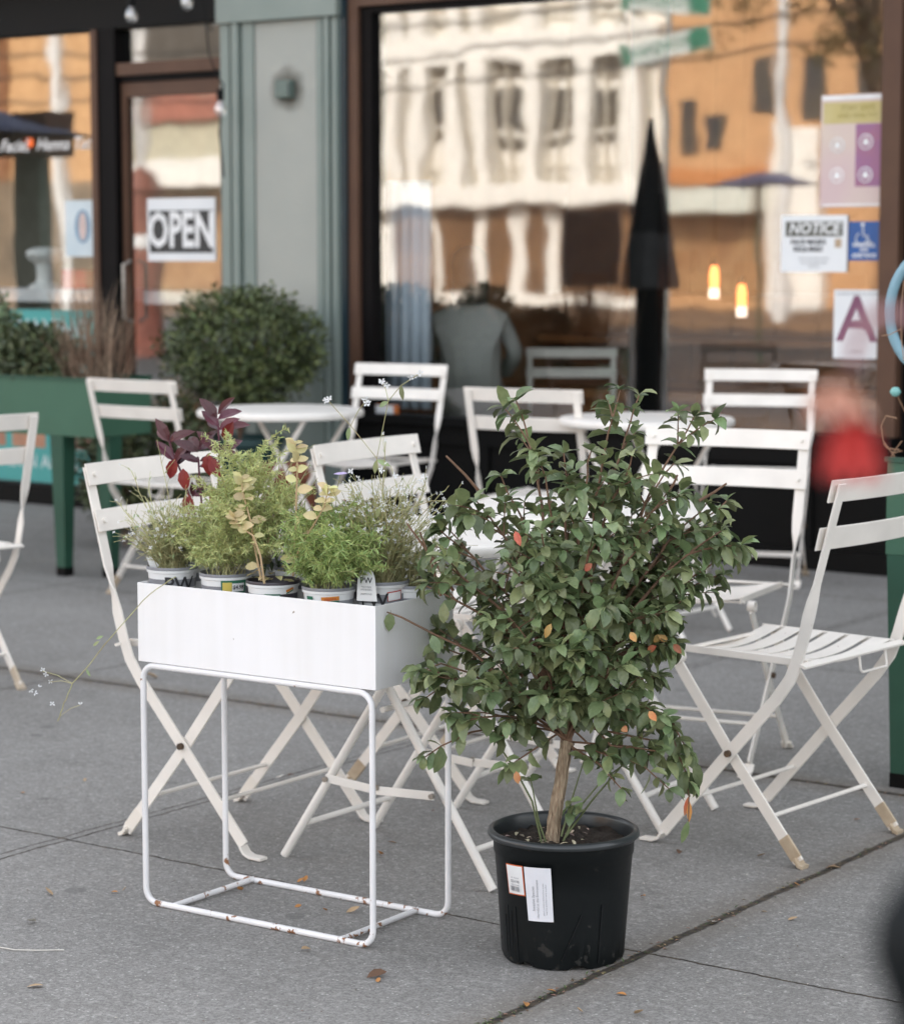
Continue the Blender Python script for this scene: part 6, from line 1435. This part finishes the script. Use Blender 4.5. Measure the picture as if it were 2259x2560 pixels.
m.build('shop_windows', mat('far_shop2', (0.26, 0.13, 0.06), 0.3, (0.42, 0.25, 0.12), 1.0), obd)
obl = thing('amber_building', 'amber plastered corner building across the street, mirrored in the left shop window', 'building', mx(100, 600, YO))
xa, xb = mx(-250, 300, YO).x, mx(262, 300, YO).x
m = MB(); m.box(xa, xb, YO - 10, YO + 0.1, 0, 14); m.build('wall', mat('amber_wall', (0.56, 0.33, 0.16), 0.8, (0.46, 0.26, 0.12), 0.8), obl)
m = MB()
a = mx(205, 75, YO); b = mx(255, 165, YO); m.box(mx(0, 330, YO).x, mx(258, 330, YO).x, YO + 0.1003, YO + 0.5, 0.3, mx(100, 345, YO).z - 0.3); m.build('shop_windows', mat('far_shop3', (0.28, 0.20, 0.13), 0.4, (0.12, 0.09, 0.06), 0.7), obl)
m = MB(); m.box(xa, mx(20, 300, YO).x, YO + 0.1001, YO + 0.3, 3.0, 13); m.build('brown_bay', mat('bay_brown', (0.25, 0.11, 0.05), 0.8), obl)
rbd = thing('grey_row_building', 'grey and red storefront row across the street, mirrored in the glass door', 'building', mx(350, 600, YO))
xc_, xd_ = xb + 0.02, xl - 0.02
m = MB(); m.box(xc_, xd_, YO - 10, YO - 0.1, 0, 8.0); m.build('wall', mat('row_wall', (0.34, 0.32, 0.24), 0.8, (0.42, 0.38, 0.28), 0.9), rbd)
a = mx(300, 190, YO); b = mx(440, 238, YO); m = MB(); m.box(xc_ + 0.2, xd_, YO - 0.0995, YO + 0.15, b.z, a.z); m.build('red_band', mat('row_red', (0.34, 0.12, 0.08), 0.7, (0.26, 0.10, 0.07), 0.6), rbd)
a = mx(300, 325, YO); b = mx(440, 368, YO); m = MB(); m.box(xc_ + 0.3, xd_, YO - 0.0994, YO + 1.2, b.z, a.z); m.build('white_awning', mat('row_white', (0.78, 0.75, 0.70), 0.7), rbd)
a = mx(262, 120, YO); m = MB(); m.box(xc_, xd_, YO - 0.0993, YO + 0.2, 6.2, 6.6); m.build('cornice', cream, rbd)
m = MB(); m.box(mx(205, 100, YO).x, xd_ - 0.01, YO + 0.101, YO + 0.4, mx(300, 165, YO).z, 9.5); m.build('dark_gable', mat('gable_dark', (0.10, 0.085, 0.07), 0.8, (0.06, 0.05, 0.04), 1), rbd)
m = MB(); m.box(xc_ + 0.4, xd_, YO - 0.0992, YO - 0.05, 0.3, mx(350, 370, YO).z - 0.2); m.build('shop_windows', MATS['far_shop2'], rbd)
# street furniture across: lamp posts, umbrellas, street sign, tree
for i, (u, Yr, h) in enumerate(((133, -22, 9.0), (288, -25.5, 9.0), (1560, -26, 8.0))):
    q = mx(u, 500, Yr); t = thing('street_lamp', ['pale leaning lamp post mirrored in the left shop window', 'white lamp post mirrored in the glass door', 'pale lamp post mirrored at the right of the big window'][i], 'street lamp', (q.x, Yr, -0.13 if Yr > -24.2 else 0), 0, 'lamp posts across the street')
    m = MB(); m.tube([(q.x, Yr, -0.13 if Yr > -24.2 else 0), (q.x - 0.25 * (i < 1), Yr, h)], [0.16, 0.11], 10); m.build('pole', mat('lamp_white', (0.75, 0.73, 0.70), 0.5), t, smooth=50)
    m = MB(); m.tube([(q.x, Yr, h - 0.3), (q.x - 0.9, Yr, h), (q.x - 1.6, Yr, h)], 0.05, 8); m.build('arm', MATS['lamp_white'], t, smooth=50)
    m = MB(); m.lathe([(0, 0.06), (0.12, 0.04), (0.2, -0.02), (0, -0.05)], (q.x - 1.75, Yr, h), 14); m.build('lantern', MATS['lamp_white'], t, smooth=50)


def umbrella(x, y, zr, rad, hgt, label):
    t = thing('patio_umbrella', label, 'umbrella', (x, y, 0 if y > -1.6 else -0.13), 0, 'blue patio umbrellas mirrored in the windows')
    m = MB(); seg = 8; m.v = [Vector((x, y, zr + hgt))]; rings = 4
    for j in range(1, rings + 1):
        for i in range(seg * 2):
            a = math.pi * i / seg; k = j / rings; rr_ = rad * k * (1.0 if i % 2 == 0 else 0.955); m.v.append(Vector((x + rr_ * math.cos(a), y + rr_ * math.sin(a), zr + hgt * (1 - k ** 1.2) - (0.0 if i % 2 == 0 else -0.01))))
    n = seg * 2
    for i in range(n): m.f.append((0, 1 + i, 1 + (i + 1) % n))
    for j in range(rings - 1):
        for i in range(n): m.f.append((1 + j * n + i, 1 + (j + 1) * n + i, 1 + (j + 1) * n + (i + 1) % n, 1 + j * n + (i + 1) % n))
    o = m.build('canopy', mat('umbrella_blue', (0.10, 0.12, 0.22), 0.7, (0.14, 0.16, 0.26), 3), t, smooth=30); sd_ = o.modifiers.new('s', 'SOLIDIFY'); sd_.thickness = 0.008
    m = MB(); m.tube([(x, y, 0.05), (x, y, zr + hgt - 0.01)], 0.022, 10); m.build('pole', trough_lo, t, smooth=50)
    m = MB(); m.lathe([(0, 0.06), (0.06, 0.05), (0.25, 0.03), (0.25, 0.0)], (x, y, 0 if y > -1.6 else -0.13), 20); m.build('base', blackp, t, smooth=40)
    m = MB()
    for i in range(seg): a = 2 * math.pi * i / seg; m.tube([(x, y, zr + hgt - 0.03), (x + rad * math.cos(a), y + rad * math.sin(a), zr - 0.012)], 0.006, 4)
    m.build('ribs', blackp, t)
    return t


q = mx(1520, 380, -5.5); umbrella(q.x, -5.5, 2.03, 0.62, 0.13, 'blue umbrella mirrored at the right of the big window')
q = mx(-40, 210, 5.2); umbrella(q.x, 5.2, 2.15, 0.80, 0.20, 'blue umbrella mirrored in the left shop window')
q = mx(1330, 100, -3.0); t = thing('street_sign', 'green and white street sign on a pole, mirrored at the top of the big window', 'sign', (q.x, -3.0, -0.13))
for c_ in (1,):
    m = MB(); m.tube([(q.x, -3.0, -0.13), (q.x, -3.0, 3.95)], 0.03, 8); m.build('pole', mat('pole_grey', (0.35, 0.36, 0.35), 0.5, metal=0.4), t, smooth=50)
    for (z, a) in ((3.32, R(-8)), (3.75, R(5))):
        M_ = Matrix.Translation((q.x, -3.0, z)) @ Matrix.Rotation(a, 4, 'Y'); m = MB(); m.box(-0.50, 0.50, 0.035, 0.045, -0.11, 0.11, M_); pn = m.build('panel', mat('sign_pale', (0.70, 0.74, 0.70), 0.5), t)
        m = MB(); m.box(-0.49, -0.40, 0.0455, 0.05, -0.10, 0.10, M_); m.box(0.28, 0.49, 0.0455, 0.05, -0.10, 0.10, M_); m.build('green_field', mat('sign_green', (0.05, 0.24, 0.15), 0.6), pn)
        m = MB(); vv, ff = text_geo('BROADWAY', 0.15); m.add([M_ @ Vector((-x_ - 0.05, 0.052, y_)) for x_, y_, z_ in vv], ff); m.build('lettering', MATS['sign_green'], pn)
q = mx(1640, 60, -6.0); t = thing('street_tree', 'thin leafed street tree mirrored in the upper right of the big window', 'tree', (q.x, -6.0, -0.13))
m = MB(); m.tube([(q.x + 0.9, -6.0, -0.13), (q.x + 0.85, -6.0, 2.0), (q.x + 0.5, -6.1, 3.6), (q.x, -6.0, 5.2)], [0.11, 0.09, 0.06, 0.03], 10)
for k in range(26):
    b = Vector((q.x + 0.6, -6.05, r2.uniform(2.8, 4.2))); e = Vector((q.x + r2.gauss(0.1, 0.8), -6 + r2.gauss(0, 0.8), r2.uniform(3.1, 6.2))); m.tube(bez(b, b.lerp(e, 0.5) + Vector((0, 0, 0.3)), e, 6), [0.03 - 0.004 * j for j in range(7)], 5)
m.build('trunk', mat('tree_bark', (0.09, 0.07, 0.05), 0.9), t, smooth=60)
m = MB()
for k in range(70):
    c_ = (q.x + r2.gauss(0.25, 0.75), -6 + r2.gauss(0, 0.7), r2.uniform(3.3, 6.4)); leaf_cloud(m, c_, (0.22, 0.22, 0.16), 42, (0.06, 0.10), (0.035, 0.05), r2, fillr=0.0)
m.build('crown', mat('tree_leaf', (0.10, 0.09, 0.03), 0.7, (0.06, 0.06, 0.02), 5, island=0.5, hue=0.03, trans=0.2), t)
q = mx(270, 500, -8.0)
t = thing('red_post', 'red postbox-like pillar mirrored in the glass door', 'pillar', (q.x, -8.0, -0.13)); a = mx(268, 330, -8.0); b = mx(300, 330, -8.0)
m = MB(); m.lathe([(0, 0), (0.32, 0), (0.32, 0.15), (0.26, 0.2), (0.26, 2.3), (0.30, 2.35), (0.2, 2.6), (0, 2.7)], ((a.x + b.x) / 2, -8.0, -0.13), 20); m.build('pillar', mat('pillar_red', (0.24, 0.065, 0.035), 0.6, (0.18, 0.05, 0.03), 2), t, smooth=30)
m = MB(); m.lathe([(0.2605, 1.5), (0.265, 1.52), (0.265, 1.7), (0.2605, 1.72)], ((a.x + b.x) / 2, -8.0, -0.13), 20); m.build('band', ink_w, t)

# things standing on the pavement outside the left edge of the picture, seen in the big window
q = gy(1296, 700, YM - 4.9); x, y = q.x, 4.9
t = thing('closed_umbrella', 'tall closed black umbrella with a grey wrap, mirrored in the middle of the big window', 'umbrella', (x, y, 0))
m = MB(); m.lathe([(0, 2.10), (0.014, 2.09), (0.03, 1.98), (0.07, 1.75), (0.10, 1.50), (0.12, 1.42)], (x, y, 0), 20, lambda a, r, z: (r * (1 + 0.18 * math.sin(6 * a)), z)); m.build('canopy', mat('umbrella_black', (0.014, 0.014, 0.016), 0.8), t, smooth=50)
m = MB(); m.lathe([(0.115, 1.419), (0.15, 1.25), (0.165, 1.08), (0.15, 1.07), (0.02, 1.10)], (x, y, 0), 20, lambda a, r, z: (r * (1 + 0.14 * math.sin(6 * a)), z)); m.build('wrap', mat('umbrella_grey', (0.12, 0.12, 0.12), 0.8), t, smooth=50)
m = MB(); m.tube([(x, y, 0.04), (x, y, 1.10)], 0.085, 12); m.build('post_sleeve', blackp, t, smooth=50)
m = MB(); m.lathe([(0, 0.05), (0.28, 0.04), (0.30, 0.0)], (x, y, 0), 20); m.build('base', blackp, t, smooth=50)
q = gy(1178, 500, YM - 3.0); x, y = q.x, 3.0
t = thing('menu_board', 'dark slate blue menu board on a post, mirrored left of the closed umbrella', 'board', (x, y, 0))
m = MB(); m.box(x - 0.24, x + 0.24, y - 0.012, y + 0.012, 1.05, 1.60); m.build('panel', mat('board_slate', (0.075, 0.085, 0.10), 0.5, (0.055, 0.065, 0.08), 4), t)
m = MB(); m.tube([(x, y, 0.0), (x, y, 1.049)], 0.018, 10); m.box(x - 0.2, x + 0.2, y - 0.15, y + 0.15, 0.0, 0.012); m.build('stand', blackp, t)

a = gy(5, 228, YM - 5.0); b = gy(122, 312, YM - 5.0); y = 5.0; xc = (a.x + b.x) / 2
t = thing('patio_heater', 'dark brown patio heater with an orange glow on a green post, mirrored in the left shop window', 'heater', (xc, y, 0)); t['label'] = 'dark brown heater glowing orange on a green post, mirrored in the left window'
m = MB(); m.box(a.x, b.x, y - 0.14, y + 0.14, b.z, a.z); o = m.build('hood', mat('heater_brown', (0.17, 0.055, 0.028), 0.6, (0.08, 0.03, 0.018), 7, 0.6), t); md = o.modifiers.new('b', 'BEVEL'); md.width = 0.004; md.segments = 2
g_ = gy(88, 285, YM - 5.0); m = MB(); m.lathe([(0, 0.004), (0.03, 0.003), (0.035, 0)], (0, 0, 0), 16); Mx = Matrix.Translation((g_.x, y + 0.142, g_.z)) @ Matrix.Rotation(R(-90), 4, 'X'); m.v = [Mx @ q for q in m.v]; m.build('glow', emis('heater_glow', (1.0, 0.18, 0.04), 1.5), t)
a2 = gy(38, 330, YM - 5.0); b2 = gy(88, 330, YM - 5.0); m = MB(); m.box(a2.x, b2.x, y - 0.06, y + 0.06, 0.0, b.z - 0.001); m.build('post', trough_lo, t)
